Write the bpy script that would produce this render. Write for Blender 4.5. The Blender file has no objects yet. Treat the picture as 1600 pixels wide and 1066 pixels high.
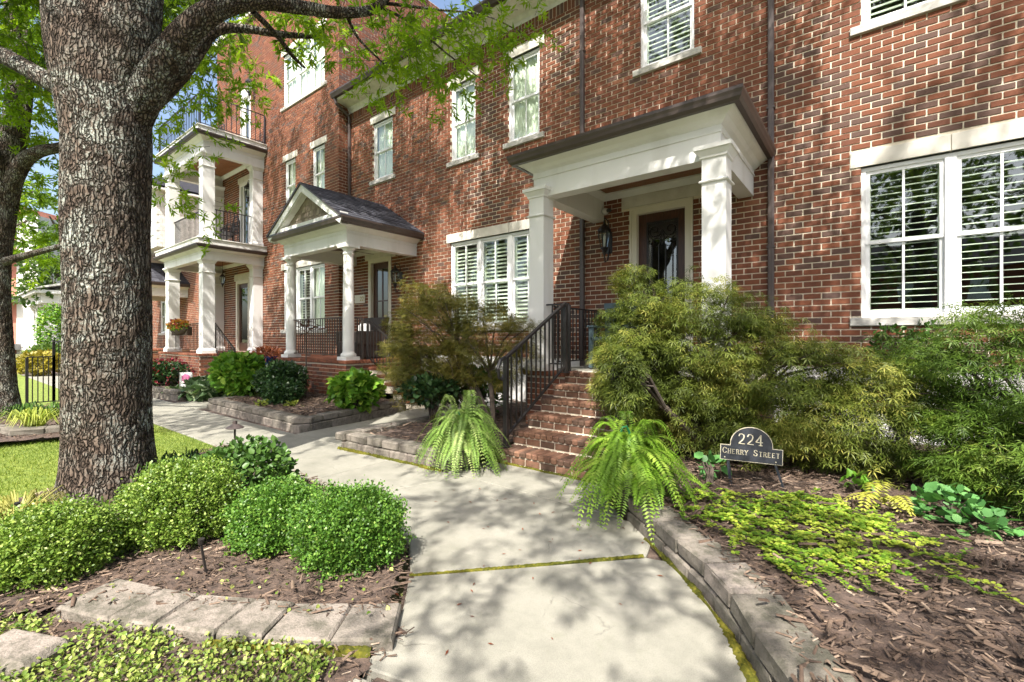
import bpy, math, random
import numpy as np
from mathutils import Matrix, Vector, Quaternion
R = math.radians
rnd = random.Random(7)
rs = np.random.RandomState(11)
sc = bpy.context.scene
COL = sc.collection

# ---------------------------------------------------------------- camera, sky, sun, exposure
TH = R(38.0); FPX = 720.0; YH = 529.0; H = 1.36          # heading, focal length (px of a 1600 px frame), horizon row, camera height
cam_d = bpy.data.cameras.new('camera'); cam = bpy.data.objects.new('camera', cam_d); COL.objects.link(cam)
cam.location = (0, 0, H); cam.rotation_euler = (R(90), 0, TH)
cam_d.sensor_width = 36.0; cam_d.lens = 36.0 * FPX / 1600.0; cam_d.shift_y = -4.0 / 1600.0
cam_d.clip_start = 0.05; cam_d.clip_end = 3000
sc.camera = cam
SUN = Vector((0.45, -1.0, 1.4)).normalized()
w = bpy.data.worlds.new('World'); sc.world = w; w.use_nodes = True
nt = w.node_tree; nt.nodes.clear()
sky = nt.nodes.new('ShaderNodeTexSky'); sky.sky_type = 'NISHITA'; sky.sun_disc = False
sky.sun_elevation = math.asin(SUN.z); sky.sun_rotation = math.atan2(SUN.x, SUN.y)
sky.air_density = 1.0; sky.dust_density = 4.0; sky.ozone_density = 0.6
bg = nt.nodes.new('ShaderNodeBackground'); bg.inputs[1].default_value = 0.15
wo = nt.nodes.new('ShaderNodeOutputWorld')
nt.links.new(sky.outputs[0], bg.inputs[0]); nt.links.new(bg.outputs[0], wo.inputs[0])
sl = bpy.data.lights.new('sun', 'SUN'); sl.energy = 5.0; sl.angle = R(0.45); sl.color = (1.0, 0.95, 0.88)
so = bpy.data.objects.new('sun', sl); COL.objects.link(so)
so.rotation_euler = SUN.to_track_quat('Z', 'Y').to_euler(); so.location = (4, -9, 18)
sc.view_settings.view_transform = 'Standard'; sc.view_settings.look = 'None'
sc.view_settings.exposure = 1.13; sc.view_settings.gamma = 1.0; sc.view_settings.use_curve_mapping = False
sc.cycles.max_bounces = 6; sc.cycles.diffuse_bounces = 3; sc.cycles.glossy_bounces = 3
sc.cycles.transmission_bounces = 4; sc.cycles.transparent_max_bounces = 8
sc.cycles.use_denoising = True
sc.cycles.sample_clamp_indirect = 6.0

CT, ST = math.cos(TH), math.sin(TH)
def proj(x, y, z):
    d = y * CT - x * ST; r = x * CT + y * ST
    if d < 0.1: return None
    return (800 + FPX * r / d, YH - FPX * (z - H) / d, d)
def at(px, py, d):                                          # a point d metres ahead of the camera position
    r = (px - 800) / FPX * d
    return Vector((r * CT - d * ST, r * ST + d * CT, H + (YH - py) / FPX * d))
def gp(px, py, z=0.0):
    return at(px, py, FPX * (H - z) / (py - YH))

# ---------------------------------------------------------------- materials
def lk(t, a, b): t.links.new(a, b)
def newmat(name):
    m = bpy.data.materials.new(name); m.use_nodes = True
    t = m.node_tree; t.nodes.clear()
    o = t.nodes.new('ShaderNodeOutputMaterial'); b = t.nodes.new('ShaderNodeBsdfPrincipled')
    lk(t, b.outputs[0], o.inputs[0]); return m, t, b, o
def coords(t, scale=(1, 1, 1)):
    c = t.nodes.new('ShaderNodeTexCoord'); mp = t.nodes.new('ShaderNodeMapping')
    mp.inputs['Scale'].default_value = scale; lk(t, c.outputs['Object'], mp.inputs[0]); return mp.outputs[0]
def noise(t, vec, scale, detail=5, rough=.55, dist=0):
    n = t.nodes.new('ShaderNodeTexNoise'); n.inputs['Scale'].default_value = scale
    n.inputs['Detail'].default_value = detail; n.inputs['Roughness'].default_value = rough; n.inputs['Distortion'].default_value = dist
    lk(t, vec, n.inputs['Vector']); return n.outputs[0]
def ramp(t, fac, stops, interp='LINEAR'):
    r = t.nodes.new('ShaderNodeValToRGB'); e = r.color_ramp; e.interpolation = interp
    while len(e.elements) > 1: e.elements.remove(e.elements[-1])
    e.elements[0].position = stops[0][0]; e.elements[0].color = (*stops[0][1], 1)
    for p, c in stops[1:]:
        k = e.elements.new(p); k.color = (*c, 1)
    lk(t, fac, r.inputs[0]); return r.outputs[0]
def g3(v): return (v, v, v)
def mixc(t, fac, a, b, mode='MIX'):
    m = t.nodes.new('ShaderNodeMix'); m.data_type = 'RGBA'; m.blend_type = mode
    if isinstance(fac, float): m.inputs[0].default_value = fac
    else: lk(t, fac, m.inputs[0])
    for s, q in ((6, a), (7, b)):
        if isinstance(q, tuple): m.inputs[s].default_value = (*q, 1)
        else: lk(t, q, m.inputs[s])
    return m.outputs[2]
def bump(t, b, h, strength=.3, dist=.02):
    n = t.nodes.new('ShaderNodeBump'); n.inputs['Strength'].default_value = strength; n.inputs['Distance'].default_value = dist
    lk(t, h, n.inputs['Height']); lk(t, n.outputs[0], b.inputs['Normal'])
def attr(t, name='tone'):
    a = t.nodes.new('ShaderNodeAttribute'); a.attribute_name = name; return a.outputs['Fac']

def plain(name, c1, c2=None, scale=6, rough=.6, bmp=0.0, bscale=60, metal=0.0, stretch=(1, 1, 1), lo=.35, hi=.65, spec=.5):
    m, t, b, o = newmat(name); v = coords(t, stretch)
    if c2: lk(t, ramp(t, noise(t, v, scale), [(lo, c1), (hi, c2)]), b.inputs['Base Color'])
    else: b.inputs['Base Color'].default_value = (*c1, 1)
    b.inputs['Roughness'].default_value = rough; b.inputs['Metallic'].default_value = metal
    b.inputs['Specular IOR Level'].default_value = spec
    if bmp: bump(t, b, noise(t, v, bscale, 4), bmp, .01)
    return m
def toned(name, stops, rough=.8, nscale=40, namt=.35, bmp=.3, bscale=120, dark=(.03, .025, .02), spec=.3, stretch=(1, 1, 1), stain=0.0):
    m, t, b, o = newmat(name); v = coords(t, stretch)
    c = ramp(t, attr(t), stops)
    n = noise(t, v, nscale, 6, .65)
    f = ramp(t, n, [(.38, g3(0)), (.72, g3(namt))])
    c = mixc(t, f, c, dark)
    if stain:
        sv = coords(t, (1, 1, .35)); c = mixc(t, ramp(t, noise(t, sv, 1.1, 6, .7), [(.45, g3(0)), (.75, g3(stain))]), c, dark)
    lk(t, c, b.inputs['Base Color']); b.inputs['Roughness'].default_value = rough; b.inputs['Specular IOR Level'].default_value = spec
    if bmp: bump(t, b, noise(t, v, bscale, 4), bmp, .006)
    return m
def leafmat(name, stops, trans=.3, rough=.5, spec=.35):
    m, t, b, o = newmat(name)
    c = ramp(t, attr(t), stops)
    lk(t, c, b.inputs['Base Color']); b.inputs['Roughness'].default_value = rough; b.inputs['Specular IOR Level'].default_value = spec
    tr = t.nodes.new('ShaderNodeBsdfTranslucent'); mx = t.nodes.new('ShaderNodeMixShader'); mx.inputs[0].default_value = trans
    c2 = mixc(t, 1.0, c, (1.0, 1.05, .55), 'MULTIPLY')
    lk(t, c2, tr.inputs[0]); lk(t, b.outputs[0], mx.inputs[1]); lk(t, tr.outputs[0], mx.inputs[2]); lk(t, mx.outputs[0], o.inputs[0])
    return m

BRICKS = [(0, (.110, .068, .055)), (.10, (.135, .076, .056)), (.16, (.150, .060, .036)), (.45, (.195, .070, .037)), (.75, (.245, .090, .046)), (1, (.31, .130, .070))]
m_brick = toned('brick', BRICKS, .85, 26, .30, .7, 150, dark=(.070, .030, .022), stain=.30)
m_step = toned('step_brick', [(0, (.11, .065, .048)), (.5, (.20, .095, .062)), (1, (.30, .165, .105))], .85, 18, .6, .8, 120, dark=(.07, .055, .03), stain=.4)
m_mortar = plain('mortar', (.62, .55, .43), (.72, .64, .51), 30, .95, .5, 200)
m_white = plain('white_paint', (.60, .59, .55), (.73, .725, .70), 2.2, .5, .08, 40, stretch=(1, 1, .25), lo=.28, hi=.5)
m_whiteold = plain('weathered_white_paint', (.62, .61, .57), (.78, .77, .72), 7, .6, .15, 50)
m_vinyl = plain('window_vinyl', (.78, .79, .80), (.83, .84, .84), 4, .35)
m_stone = plain('limestone', (.56, .53, .46), (.66, .63, .56), 5, .8, .25, 120)
m_sill = plain('cast_stone_sill', (.40, .39, .36), (.60, .58, .53), 9, .8, .3, 120, stretch=(1, 1, 3))
m_gutter = plain('brown_gutter', (.055, .040, .034), (.070, .052, .045), 6, .42)
m_spout = plain('brown_downspout', (.062, .047, .044), (.085, .066, .060), 3, .40, stretch=(1, 1, .3))
m_iron = plain('black_iron', (.012, .011, .011), (.022, .019, .018), 20, .38, .15, 90)
m_railbrown = plain('bronze_rail', (.035, .027, .024), (.055, .042, .036), 20, .4)
m_room = plain('pale_room', (.34, .32, .26), (.40, .38, .32), 2, .9)  # room walls paled so they bounce light onto the slats
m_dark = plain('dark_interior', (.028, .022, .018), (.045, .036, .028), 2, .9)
m_found = plain('painted_foundation', (.66, .65, .62), (.74, .73, .70), 4, .8, .3, 40)
m_slat = plain('shutter_slat', (.72, .74, .64), (.78, .80, .70), 3, .5)
m_curtain = plain('curtain', (.80, .82, .70), (.88, .88, .80), 4, .9)
m_concrete = None
def concrete():
    m, t, b, o = newmat('concrete'); v = coords(t)
    n1 = noise(t, v, 2.6, 8, .68); n2 = noise(t, v, 220, 2, .5); n3 = noise(t, v, 11, 6, .7)
    c = ramp(t, n1, [(.3, (.205, .20, .165)), (.5, (.275, .265, .22)), (.72, (.335, .32, .27))])
    c = mixc(t, ramp(t, n2, [(.42, g3(0)), (.62, g3(.35))]), c, (.12, .115, .09))
    c = mixc(t, ramp(t, n3, [(.55, g3(0)), (.78, g3(.5))]), c, (.17, .175, .12))
    vo = t.nodes.new('ShaderNodeTexVoronoi'); vo.feature = 'DISTANCE_TO_EDGE'; vo.inputs['Scale'].default_value = 1.1
    dv = t.nodes.new('ShaderNodeVectorMath'); dv.operation = 'ADD'; nz = t.nodes.new('ShaderNodeTexNoise'); nz.inputs['Scale'].default_value = 2.5; nz.inputs['Detail'].default_value = 6; lk(t, v, nz.inputs['Vector'])
    ds = t.nodes.new('ShaderNodeVectorMath'); ds.operation = 'SCALE'; ds.inputs['Scale'].default_value = .35; lk(t, nz.outputs['Color'], ds.inputs[0]); lk(t, v, dv.inputs[0]); lk(t, ds.outputs[0], dv.inputs[1]); lk(t, dv.outputs[0], vo.inputs['Vector'])
    ck = t.nodes.new('ShaderNodeMath'); ck.operation = 'MULTIPLY'; lk(t, ramp(t, vo.outputs['Distance'], [(0, g3(1)), (.006, g3(0))]), ck.inputs[0]); lk(t, ramp(t, n1, [(.50, g3(0)), (.60, g3(.6))]), ck.inputs[1])
    c = mixc(t, ck.outputs[0], c, (.07, .066, .05))
    c = mixc(t, ramp(t, noise(t, v, 60, 3, .6), [(.62, g3(0)), (.72, g3(.35))]), c, (.13, .125, .09))
    lk(t, c, b.inputs['Base Color']); b.inputs['Roughness'].default_value = .9; b.inputs['Specular IOR Level'].default_value = .25
    bump(t, b, n2, .35, .004); return m
m_concrete = concrete()
def blockmat():
    m, t, b, o = newmat('retaining_block'); v = coords(t)
    c = ramp(t, attr(t), [(0, (.15, .135, .11)), (.5, (.21, .185, .155)), (1, (.30, .255, .22))])
    n = noise(t, v, 7, 8, .75); n2 = noise(t, v, 90, 3)
    c = mixc(t, ramp(t, n, [(.44, g3(0)), (.60, g3(.8))]), c, (.065, .064, .045))
    c = mixc(t, ramp(t, n2, [(.45, g3(0)), (.7, g3(.4))]), c, (.15, .14, .11))
    lk(t, c, b.inputs['Base Color']); b.inputs['Roughness'].default_value = .95; b.inputs['Specular IOR Level'].default_value = .2
    bump(t, b, n2, .7, .008); return m
m_block = blockmat()
m_moss = toned('moss', [(0, (.05, .055, .010)), (.5, (.10, .10, .014)), (1, (.17, .15, .022))], 1, 60, .5, .8, 160, (.03, .04, .01), .1)
m_soil = plain('mulch_soil', (.050, .035, .027), (.12, .082, .062), 22, .95, .9, 60)
m_chip = toned('mulch_chip', [(0, (.050, .034, .025)), (.4, (.135, .090, .063)), (.75, (.29, .21, .15)), (1, (.53, .43, .33))], .85, 60, .5, .4, 120)
m_lawn = plain('lawn', (.11, .16, .02), (.19, .24, .035), 9, .95, .5, 200)
m_bladeg = leafmat('grass_blade', [(0, (.08, .14, .014)), (.6, (.18, .25, .03)), (1, (.32, .34, .06))], .3, .6)
m_wood = plain('stained_ceiling', (.20, .075, .028), (.29, .12, .05), 5, .45, .1, 40, stretch=(1, 14, 1))
m_doorw = plain('dark_wood_door', (.045, .018, .011), (.085, .033, .018), 6, .35, .08, 40, stretch=(8, 8, 1))
m_trim = plain('door_trim', (.66, .61, .50), (.70, .66, .55), 3, .5)
m_shake = toned('cedar_shake', [(0, (.20, .16, .12)), (1, (.32, .27, .21))], .85, 20, .4, .4, 60, stretch=(5, 5, .6))
m_shingle = toned('asphalt_shingle', [(0, (.024, .025, .033)), (.5, (.050, .052, .066)), (1, (.09, .092, .11))], .85, 60, .4, .6, 260)
m_teal = plain('blue_grey_paint', (.07, .11, .13), (.10, .155, .17), 4, .45)
m_sign = plain('sign_black', (.016, .019, .026), (.028, .031, .040), 30, .42, .2, 200)
m_gold = plain('sign_gold', (.46, .41, .28), (.58, .54, .42), 30, .45)
m_green = plain('green_plastic', (.01, .16, .06), (.015, .22, .09), 10, .4)
m_bluepot = plain('blue_glaze', (.008, .018, .10), (.012, .03, .16), 6, .15)
m_coir = plain('coir', (.04, .028, .018), (.09, .065, .045), 40, .95, .8, 120)
m_terracotta = plain('pot', (.05, .04, .035), (.08, .06, .05), 6, .7)
m_twig = plain('twig_bark', (.055, .042, .032), (.11, .085, .065), 20, .9, .6, 60)
m_road = plain('asphalt', (.045, .045, .046), (.065, .064, .062), 4, .9, .5, 200)

def glassmat():
    m, t, b, o = newmat('window_glass'); t.nodes.remove(b)
    gl = t.nodes.new('ShaderNodeBsdfGlossy'); gl.inputs['Roughness'].default_value = .015; gl.inputs[0].default_value = (.93, .97, .95, 1)
    tp = t.nodes.new('ShaderNodeBsdfTransparent'); tp.inputs[0].default_value = (.93, .97, .94, 1)
    fr = t.nodes.new('ShaderNodeFresnel'); fr.inputs['IOR'].default_value = 2.3
    mx = t.nodes.new('ShaderNodeMixShader'); v = coords(t)
    bp = t.nodes.new('ShaderNodeBump'); bp.inputs['Strength'].default_value = .035; bp.inputs['Distance'].default_value = .05
    lk(t, noise(t, v, 2.2, 1), bp.inputs['Height']); lk(t, bp.outputs[0], gl.inputs['Normal'])
    ge = t.nodes.new('ShaderNodeNewGeometry'); iv = t.nodes.new('ShaderNodeMath'); iv.operation = 'SUBTRACT'; iv.inputs[0].default_value = 1.0; lk(t, ge.outputs['Backfacing'], iv.inputs[1])
    ml = t.nodes.new('ShaderNodeMath'); ml.operation = 'MULTIPLY'; lk(t, fr.outputs[0], ml.inputs[0]); lk(t, iv.outputs[0], ml.inputs[1])     # only the outer face mirrors
    lk(t, ml.outputs[0], mx.inputs[0]); lk(t, tp.outputs[0], mx.inputs[1]); lk(t, gl.outputs[0], mx.inputs[2]); lk(t, mx.outputs[0], o.inputs[0])
    return m
m_glass = glassmat()
def barkmat():
    m, t, b, o = newmat('bark'); v = coords(t); vs = coords(t, (1, 1, .15))
    n = noise(t, vs, 26, 6, .65); n2 = noise(t, v, 4.5, 8, .78, .4); n3 = noise(t, v, 95, 5, .7); n4 = noise(t, v, 1.3, 3)
    c = ramp(t, attr(t), [(0, (.030, .022, .016)), (.35, (.075, .055, .042)), (.7, (.14, .105, .080)), (1, (.20, .155, .12))])
    dn = t.nodes.new('ShaderNodeVectorMath'); dn.operation = 'ADD'; nz = t.nodes.new('ShaderNodeTexNoise'); nz.inputs['Scale'].default_value = 9; lk(t, v, nz.inputs['Vector'])
    sc_ = t.nodes.new('ShaderNodeVectorMath'); sc_.operation = 'SCALE'; sc_.inputs['Scale'].default_value = .075; lk(t, nz.outputs['Color'], sc_.inputs[0]); lk(t, vs, dn.inputs[0]); lk(t, sc_.outputs[0], dn.inputs[1])
    vo = t.nodes.new('ShaderNodeTexVoronoi'); vo.feature = 'DISTANCE_TO_EDGE'; vo.inputs['Scale'].default_value = 40; lk(t, dn.outputs[0], vo.inputs['Vector'])
    cr = ramp(t, vo.outputs['Distance'], [(0, g3(0)), (.06, g3(.45)), (.22, g3(1))])
    c = mixc(t, ramp(t, n, [(.4, g3(0)), (.7, g3(.5))]), c, (.05, .036, .028))
    c = mixc(t, cr, (.034, .026, .020), c)
    li = t.nodes.new('ShaderNodeMath'); li.operation = 'MULTIPLY'
    lk(t, ramp(t, n2, [(.45, g3(0)), (.57, g3(1))]), li.inputs[0]); lk(t, ramp(t, n3, [(.44, g3(0)), (.52, g3(1))]), li.inputs[1])
    l2 = t.nodes.new('ShaderNodeMath'); l2.operation = 'MULTIPLY'; lk(t, li.outputs[0], l2.inputs[0]); l3 = t.nodes.new('ShaderNodeMath'); l3.operation = 'MULTIPLY'; lk(t, cr, l3.inputs[0]); lk(t, ramp(t, noise(t, v, 1.1, 3), [(.40, g3(.22)), (.58, g3(.95))]), l3.inputs[1]); lk(t, l3.outputs[0], l2.inputs[1])
    c = mixc(t, l2.outputs[0], c, mixc(t, n4, (.36, .42, .37), (.48, .51, .45)))
    lk(t, c, b.inputs['Base Color']); b.inputs['Roughness'].default_value = .95; b.inputs['Specular IOR Level'].default_value = .15
    bump(t, b, cr, 1.0, .03); return m
m_bark = barkmat()
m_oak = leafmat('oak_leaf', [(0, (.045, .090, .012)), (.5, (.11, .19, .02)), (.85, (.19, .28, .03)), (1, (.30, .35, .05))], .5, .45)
m_maple = leafmat('bronze_maple_leaf', [(0, (.055, .054, .010)), (.35, (.125, .128, .022)), (.7, (.21, .19, .036)), (1, (.38, .30, .07))], .3, .5)
m_maple2 = leafmat('olive_maple_leaf', [(0, (.042, .058, .010)), (.35, (.100, .138, .021)), (.7, (.175, .21, .034)), (1, (.38, .36, .08))], .3, .5)
m_maple3 = leafmat('green_maple_leaf', [(0, (.030, .058, .008)), (.4, (.075, .140, .016)), (.8, (.14, .225, .03)), (1, (.25, .31, .05))], .3, .5)
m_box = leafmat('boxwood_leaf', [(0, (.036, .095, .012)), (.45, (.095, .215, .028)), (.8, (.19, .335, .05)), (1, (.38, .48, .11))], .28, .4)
m_box2 = leafmat('sunny_boxwood_leaf', [(0, (.045, .10, .012)), (.45, (.15, .25, .032)), (.8, (.31, .41, .08)), (1, (.54, .58, .22))], .28, .4)  # sunlit twin of the boxwood leaf, the sunshine put into its colour
m_ivy = leafmat('ivy_leaf', [(0, (.028, .065, .012)), (.5, (.07, .15, .03)), (1, (.16, .26, .06))], .28, .35)
m_fern = leafmat('fern_leaf', [(0, (.09, .18, .012)), (.5, (.20, .36, .03)), (1, (.38, .50, .08))], .35, .5)
m_fernpale = leafmat('pale_fern_leaf', [(0, (.10, .19, .03)), (.5, (.22, .35, .07)), (1, (.42, .50, .18))], .35, .5)
m_fernyel = leafmat('yellow_fern_leaf', [(0, (.22, .28, .02)), (.5, (.38, .40, .05)), (1, (.50, .48, .10))], .35, .5)
m_jenny = leafmat('golden_creeper_leaf', [(0, (.07, .16, .015)), (.4, (.19, .32, .028)), (1, (.44, .50, .07))], .3, .45)
m_cover = leafmat('ground_cover_leaf', [(0, (.05, .11, .015)), (.4, (.15, .23, .035)), (.8, (.32, .37, .09)), (1, (.48, .48, .17))], .25, .4)
m_hyd = leafmat('lime_hydrangea_leaf', [(0, (.05, .14, .012)), (.5, (.14, .30, .03)), (1, (.36, .47, .07))], .3, .45)
m_rose = leafmat('dark_shrub_leaf', [(0, (.012, .032, .010)), (.5, (.032, .075, .022)), (1, (.09, .16, .05))], .2, .35)
m_hosta = leafmat('hosta_leaf', [(0, (.05, .10, .04)), (.5, (.12, .20, .08)), (1, (.48, .50, .34))], .25, .4)
m_red = leafmat('red_flower', [(0, (.08, .006, .012)), (.5, (.22, .02, .03)), (1, (.36, .05, .07))], .25, .5)
m_mixfl = leafmat('mixed_flower', [(0, (.35, .03, .06)), (.4, (.55, .18, .03)), (.7, (.60, .45, .06)), (1, (.45, .10, .25))], .25, .5)
m_orange = leafmat('rusty_plant', [(0, (.12, .03, .015)), (1, (.36, .12, .05))], .25, .5)
m_sedge = leafmat('golden_sedge', [(0, (.16, .17, .03)), (1, (.46, .44, .14))], .3, .5)
m_lirio = leafmat('liriope_leaf', [(0, (.02, .06, .012)), (1, (.09, .17, .03))], .25, .4)
m_stripe = leafmat('striped_grass', [(0, (.14, .20, .02)), (1, (.42, .46, .10))], .3, .45)
m_colum = leafmat('columbine_leaf', [(0, (.05, .15, .04)), (.6, (.12, .30, .08)), (1, (.20, .40, .12))], .25, .5)
m_gold_hedge = leafmat('golden_hedge_leaf', [(0, (.16, .14, .015)), (1, (.46, .38, .06))], .3, .5)
m_farleaf = leafmat('far_tree_leaf', [(0, (.04, .085, .016)), (.5, (.09, .165, .03)), (1, (.20, .28, .06))], .4, .5)
# ---------------------------------------------------------------- object helpers
def tag(o, label=None, cat=None, group=None, kind=None):
    if label: o['label'] = label
    if cat: o['category'] = cat
    if group: o['group'] = group
    if kind: o['kind'] = kind
    return o
def thing(name, label, cat, loc=(0, 0, 0), group=None, kind=None):
    o = bpy.data.objects.new(name, None); COL.objects.link(o); o.location = loc; o.empty_display_size = .2
    return tag(o, label, cat, group, kind)
def link(name, me, parent=None, local=False):
    o = bpy.data.objects.new(name, me); COL.objects.link(o)
    if parent:
        o.parent = parent
        if not local and parent.type == 'EMPTY': o.matrix_parent_inverse = Matrix.Translation(-Vector(parent.location))
    return o
def mesh_np(name, V, F, mat, tone=None, smooth=False):
    """V (n,3), F (m,k) same-size faces."""
    V = np.asarray(V, np.float32); F = np.asarray(F, np.int32); k = F.shape[1]
    me = bpy.data.meshes.new(name)
    me.vertices.add(len(V)); me.vertices.foreach_set('co', V.ravel())
    me.loops.add(F.size); me.loops.foreach_set('vertex_index', F.ravel())
    me.polygons.add(len(F)); me.polygons.foreach_set('loop_start', np.arange(0, F.size, k, dtype=np.int32))
    me.polygons.foreach_set('loop_total', np.full(len(F), k, np.int32))
    if smooth: me.polygons.foreach_set('use_smooth', np.ones(len(F), bool))
    me.update(calc_edges=True)
    if tone is not None:
        tone = np.asarray(tone, np.float32)
        a = me.attributes.new('tone', 'FLOAT', 'POINT' if len(tone) == len(V) else 'FACE'); a.data.foreach_set('value', tone)
    me.materials.append(mat); return me
class MB:
    def __init__(s): s.v = []; s.f = []; s.t = []
    def face(s, idx, tone=.5): s.f.append(tuple(idx)); s.t.append(tone)
    def quad(s, a, b, c, d, tone=.5):
        n = len(s.v); s.v += [tuple(a), tuple(b), tuple(c), tuple(d)]; s.face((n, n + 1, n + 2, n + 3), tone); return s
    def poly(s, pts, tone=.5):
        n = len(s.v); s.v += [tuple(p) for p in pts]; s.face(range(n, n + len(pts)), tone); return s
    def hexa(s, P, tone=.5, skip=()):                       # P: 4 bottom (ccw), 4 top
        n = len(s.v); s.v += [tuple(p) for p in P]
        for i, q in enumerate(((3, 2, 1, 0), (4, 5, 6, 7), (0, 1, 5, 4), (1, 2, 6, 5), (2, 3, 7, 6), (3, 0, 4, 7))):
            if i not in skip: s.face([n + j for j in q], tone)
        return s
    def box(s, x0, x1, y0, y1, z0, z1, tone=.5, skip=()):
        return s.hexa([(x0, y0, z0), (x1, y0, z0), (x1, y1, z0), (x0, y1, z0), (x0, y0, z1), (x1, y0, z1), (x1, y1, z1), (x0, y1, z1)], tone, skip)
    def bbox(s, x0, x1, y0, y1, z0, z1, c=.01, tone=.5):      # box with bevelled edges
        n = len(s.v)
        X = (x0, x1); Y = (y0, y1); Z = (z0, z1); sg = (1, -1)
        for i in (0, 1):
            for j in (0, 1):
                for k in (0, 1):
                    s.v.append((X[i], Y[j] + sg[j] * c, Z[k] + sg[k] * c))
                    s.v.append((X[i] + sg[i] * c, Y[j], Z[k] + sg[k] * c))
                    s.v.append((X[i] + sg[i] * c, Y[j] + sg[j] * c, Z[k]))
        I = lambda i, j, k, a: n + 3 * (4 * i + 2 * j + k) + a
        for i in (0, 1):
            q = [I(i, 0, 0, 0), I(i, 1, 0, 0), I(i, 1, 1, 0), I(i, 0, 1, 0)]; s.face(q if i else q[::-1], tone)
            q = [I(0, i, 0, 1), I(0, i, 1, 1), I(1, i, 1, 1), I(1, i, 0, 1)]; s.face(q if i else q[::-1], tone)
            q = [I(0, 0, i, 2), I(1, 0, i, 2), I(1, 1, i, 2), I(0, 1, i, 2)]; s.face(q if i else q[::-1], tone)
            for j in (0, 1):
                q = [I(i, j, 0, 0), I(i, j, 1, 0), I(i, j, 1, 1), I(i, j, 0, 1)]; s.face(q if (i + j) % 2 else q[::-1], tone)
                q = [I(i, 0, j, 0), I(i, 1, j, 0), I(i, 1, j, 2), I(i, 0, j, 2)]; s.face(q if (i + j) % 2 == 0 else q[::-1], tone)
                q = [I(0, i, j, 1), I(1, i, j, 1), I(1, i, j, 2), I(0, i, j, 2)]; s.face(q if (i + j) % 2 else q[::-1], tone)
                for k in (0, 1):
                    q = [I(i, j, k, 0), I(i, j, k, 1), I(i, j, k, 2)]; s.face(q if (i + j + k) % 2 else q[::-1], tone)
        return s
    def bar(s, a, b, w, h=None, tone=.5, up=(0, 0, 1)):        # square bar from a to b
        a = Vector(a); b = Vector(b); h = h or w; d = (b - a).normalized(); u = Vector(up)
        if abs(d.dot(u)) > .98: u = Vector((0, 1, 0))
        r = d.cross(u).normalized() * (w / 2); u = r.cross(d).normalized() * (h / 2)
        return s.hexa([a - r - u, a + r - u, b + r - u, b - r - u, a - r + u, a + r + u, b + r + u, b - r + u], tone)
    def tube(s, pts, rad, n=8, caps=True, tone=.5):
        pts = [Vector(p) for p in pts]; m = len(pts)
        if not isinstance(rad, (list, tuple)): rad = [rad] * m
        base = len(s.v); ref = None
        for i, p in enumerate(pts):
            d = (pts[min(i + 1, m - 1)] - pts[max(i - 1, 0)]).normalized()
            if ref is None: ref = d.orthogonal().normalized()
            ref = (ref - d * ref.dot(d)).normalized(); q = d.cross(ref)
            for k in range(n):
                a = 2 * math.pi * k / n; s.v.append(tuple(p + (ref * math.cos(a) + q * math.sin(a)) * rad[i]))
        for i in range(m - 1):
            for k in range(n):
                s.face((base + i * n + k, base + i * n + (k + 1) % n, base + (i + 1) * n + (k + 1) % n, base + (i + 1) * n + k), tone)
        if caps:
            s.face([base + k for k in range(n)][::-1], tone); s.face([base + (m - 1) * n + k for k in range(n)], tone)
        return s
    def lathe(s, cx, cy, prof, n=20, tone=.5, caps=True):
        base = len(s.v); m = len(prof)
        for r, z in prof:
            for k in range(n):
                a = 2 * math.pi * k / n; s.v.append((cx + r * math.cos(a), cy + r * math.sin(a), z))
        for i in range(m - 1):
            for k in range(n):
                s.face((base + i * n + k, base + i * n + (k + 1) % n, base + (i + 1) * n + (k + 1) % n, base + (i + 1) * n + k), tone)
        if caps:
            s.face([base + k for k in range(n)][::-1], tone); s.face([base + (m - 1) * n + k for k in range(n)], tone)
        return s
    def around(s, xL, xR, yF, yW, prof, tone=.5):             # profile (offset outward, z) swept left side, front, right side of a porch
        base = len(s.v); m = len(prof)
        for o, z in prof: s.v += [(xL - o, yW, z), (xL - o, yF - o, z), (xR + o, yF - o, z), (xR + o, yW, z)]
        for i in range(m - 1):
            for k in range(3): s.face((base + 4 * i + k, base + 4 * i + k + 1, base + 4 * i + k + 5, base + 4 * i + k + 4), tone)
        return s
    def ring(s, x0, x1, y0, y1, prof, tone=.5):               # square capital / base: profile (offset, z)
        base = len(s.v); m = len(prof)
        for o, z in prof: s.v += [(x0 - o, y0 - o, z), (x1 + o, y0 - o, z), (x1 + o, y1 + o, z), (x0 - o, y1 + o, z)]
        for i in range(m - 1):
            for k in range(4): s.face((base + 4 * i + k, base + 4 * i + (k + 1) % 4, base + 4 * i + 4 + (k + 1) % 4, base + 4 * i + 4 + k), tone)
        s.face([base + 3, base + 2, base + 1, base], tone); b = base + 4 * (m - 1); s.face([b, b + 1, b + 2, b + 3], tone)
        return s
    def prism(s, pts, z0, z1, tone=.5):                        # ccw plan polygon
        n = len(s.v); k = len(pts)
        s.v += [(p[0], p[1], z0) for p in pts] + [(p[0], p[1], z1) for p in pts]
        s.face([n + i for i in range(k)][::-1], tone); s.face([n + k + i for i in range(k)], tone)
        for i in range(k): s.face((n + i, n + (i + 1) % k, n + k + (i + 1) % k, n + k + i), tone)
        return s
    def mesh(s, name, mat, smooth=False):
        me = bpy.data.meshes.new(name); me.from_pydata(s.v, [], s.f); me.update()
        a = me.attributes.new('tone', 'FLOAT', 'FACE'); a.data.foreach_set('value', s.t)
        me.materials.append(mat)
        if smooth: me.polygons.foreach_set('use_smooth', [True] * len(me.polygons))
        return me
    def build(s, name, mat, parent=None, smooth=False, local=False):
        return link(name, s.mesh(name, mat, smooth), parent, local)
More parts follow.
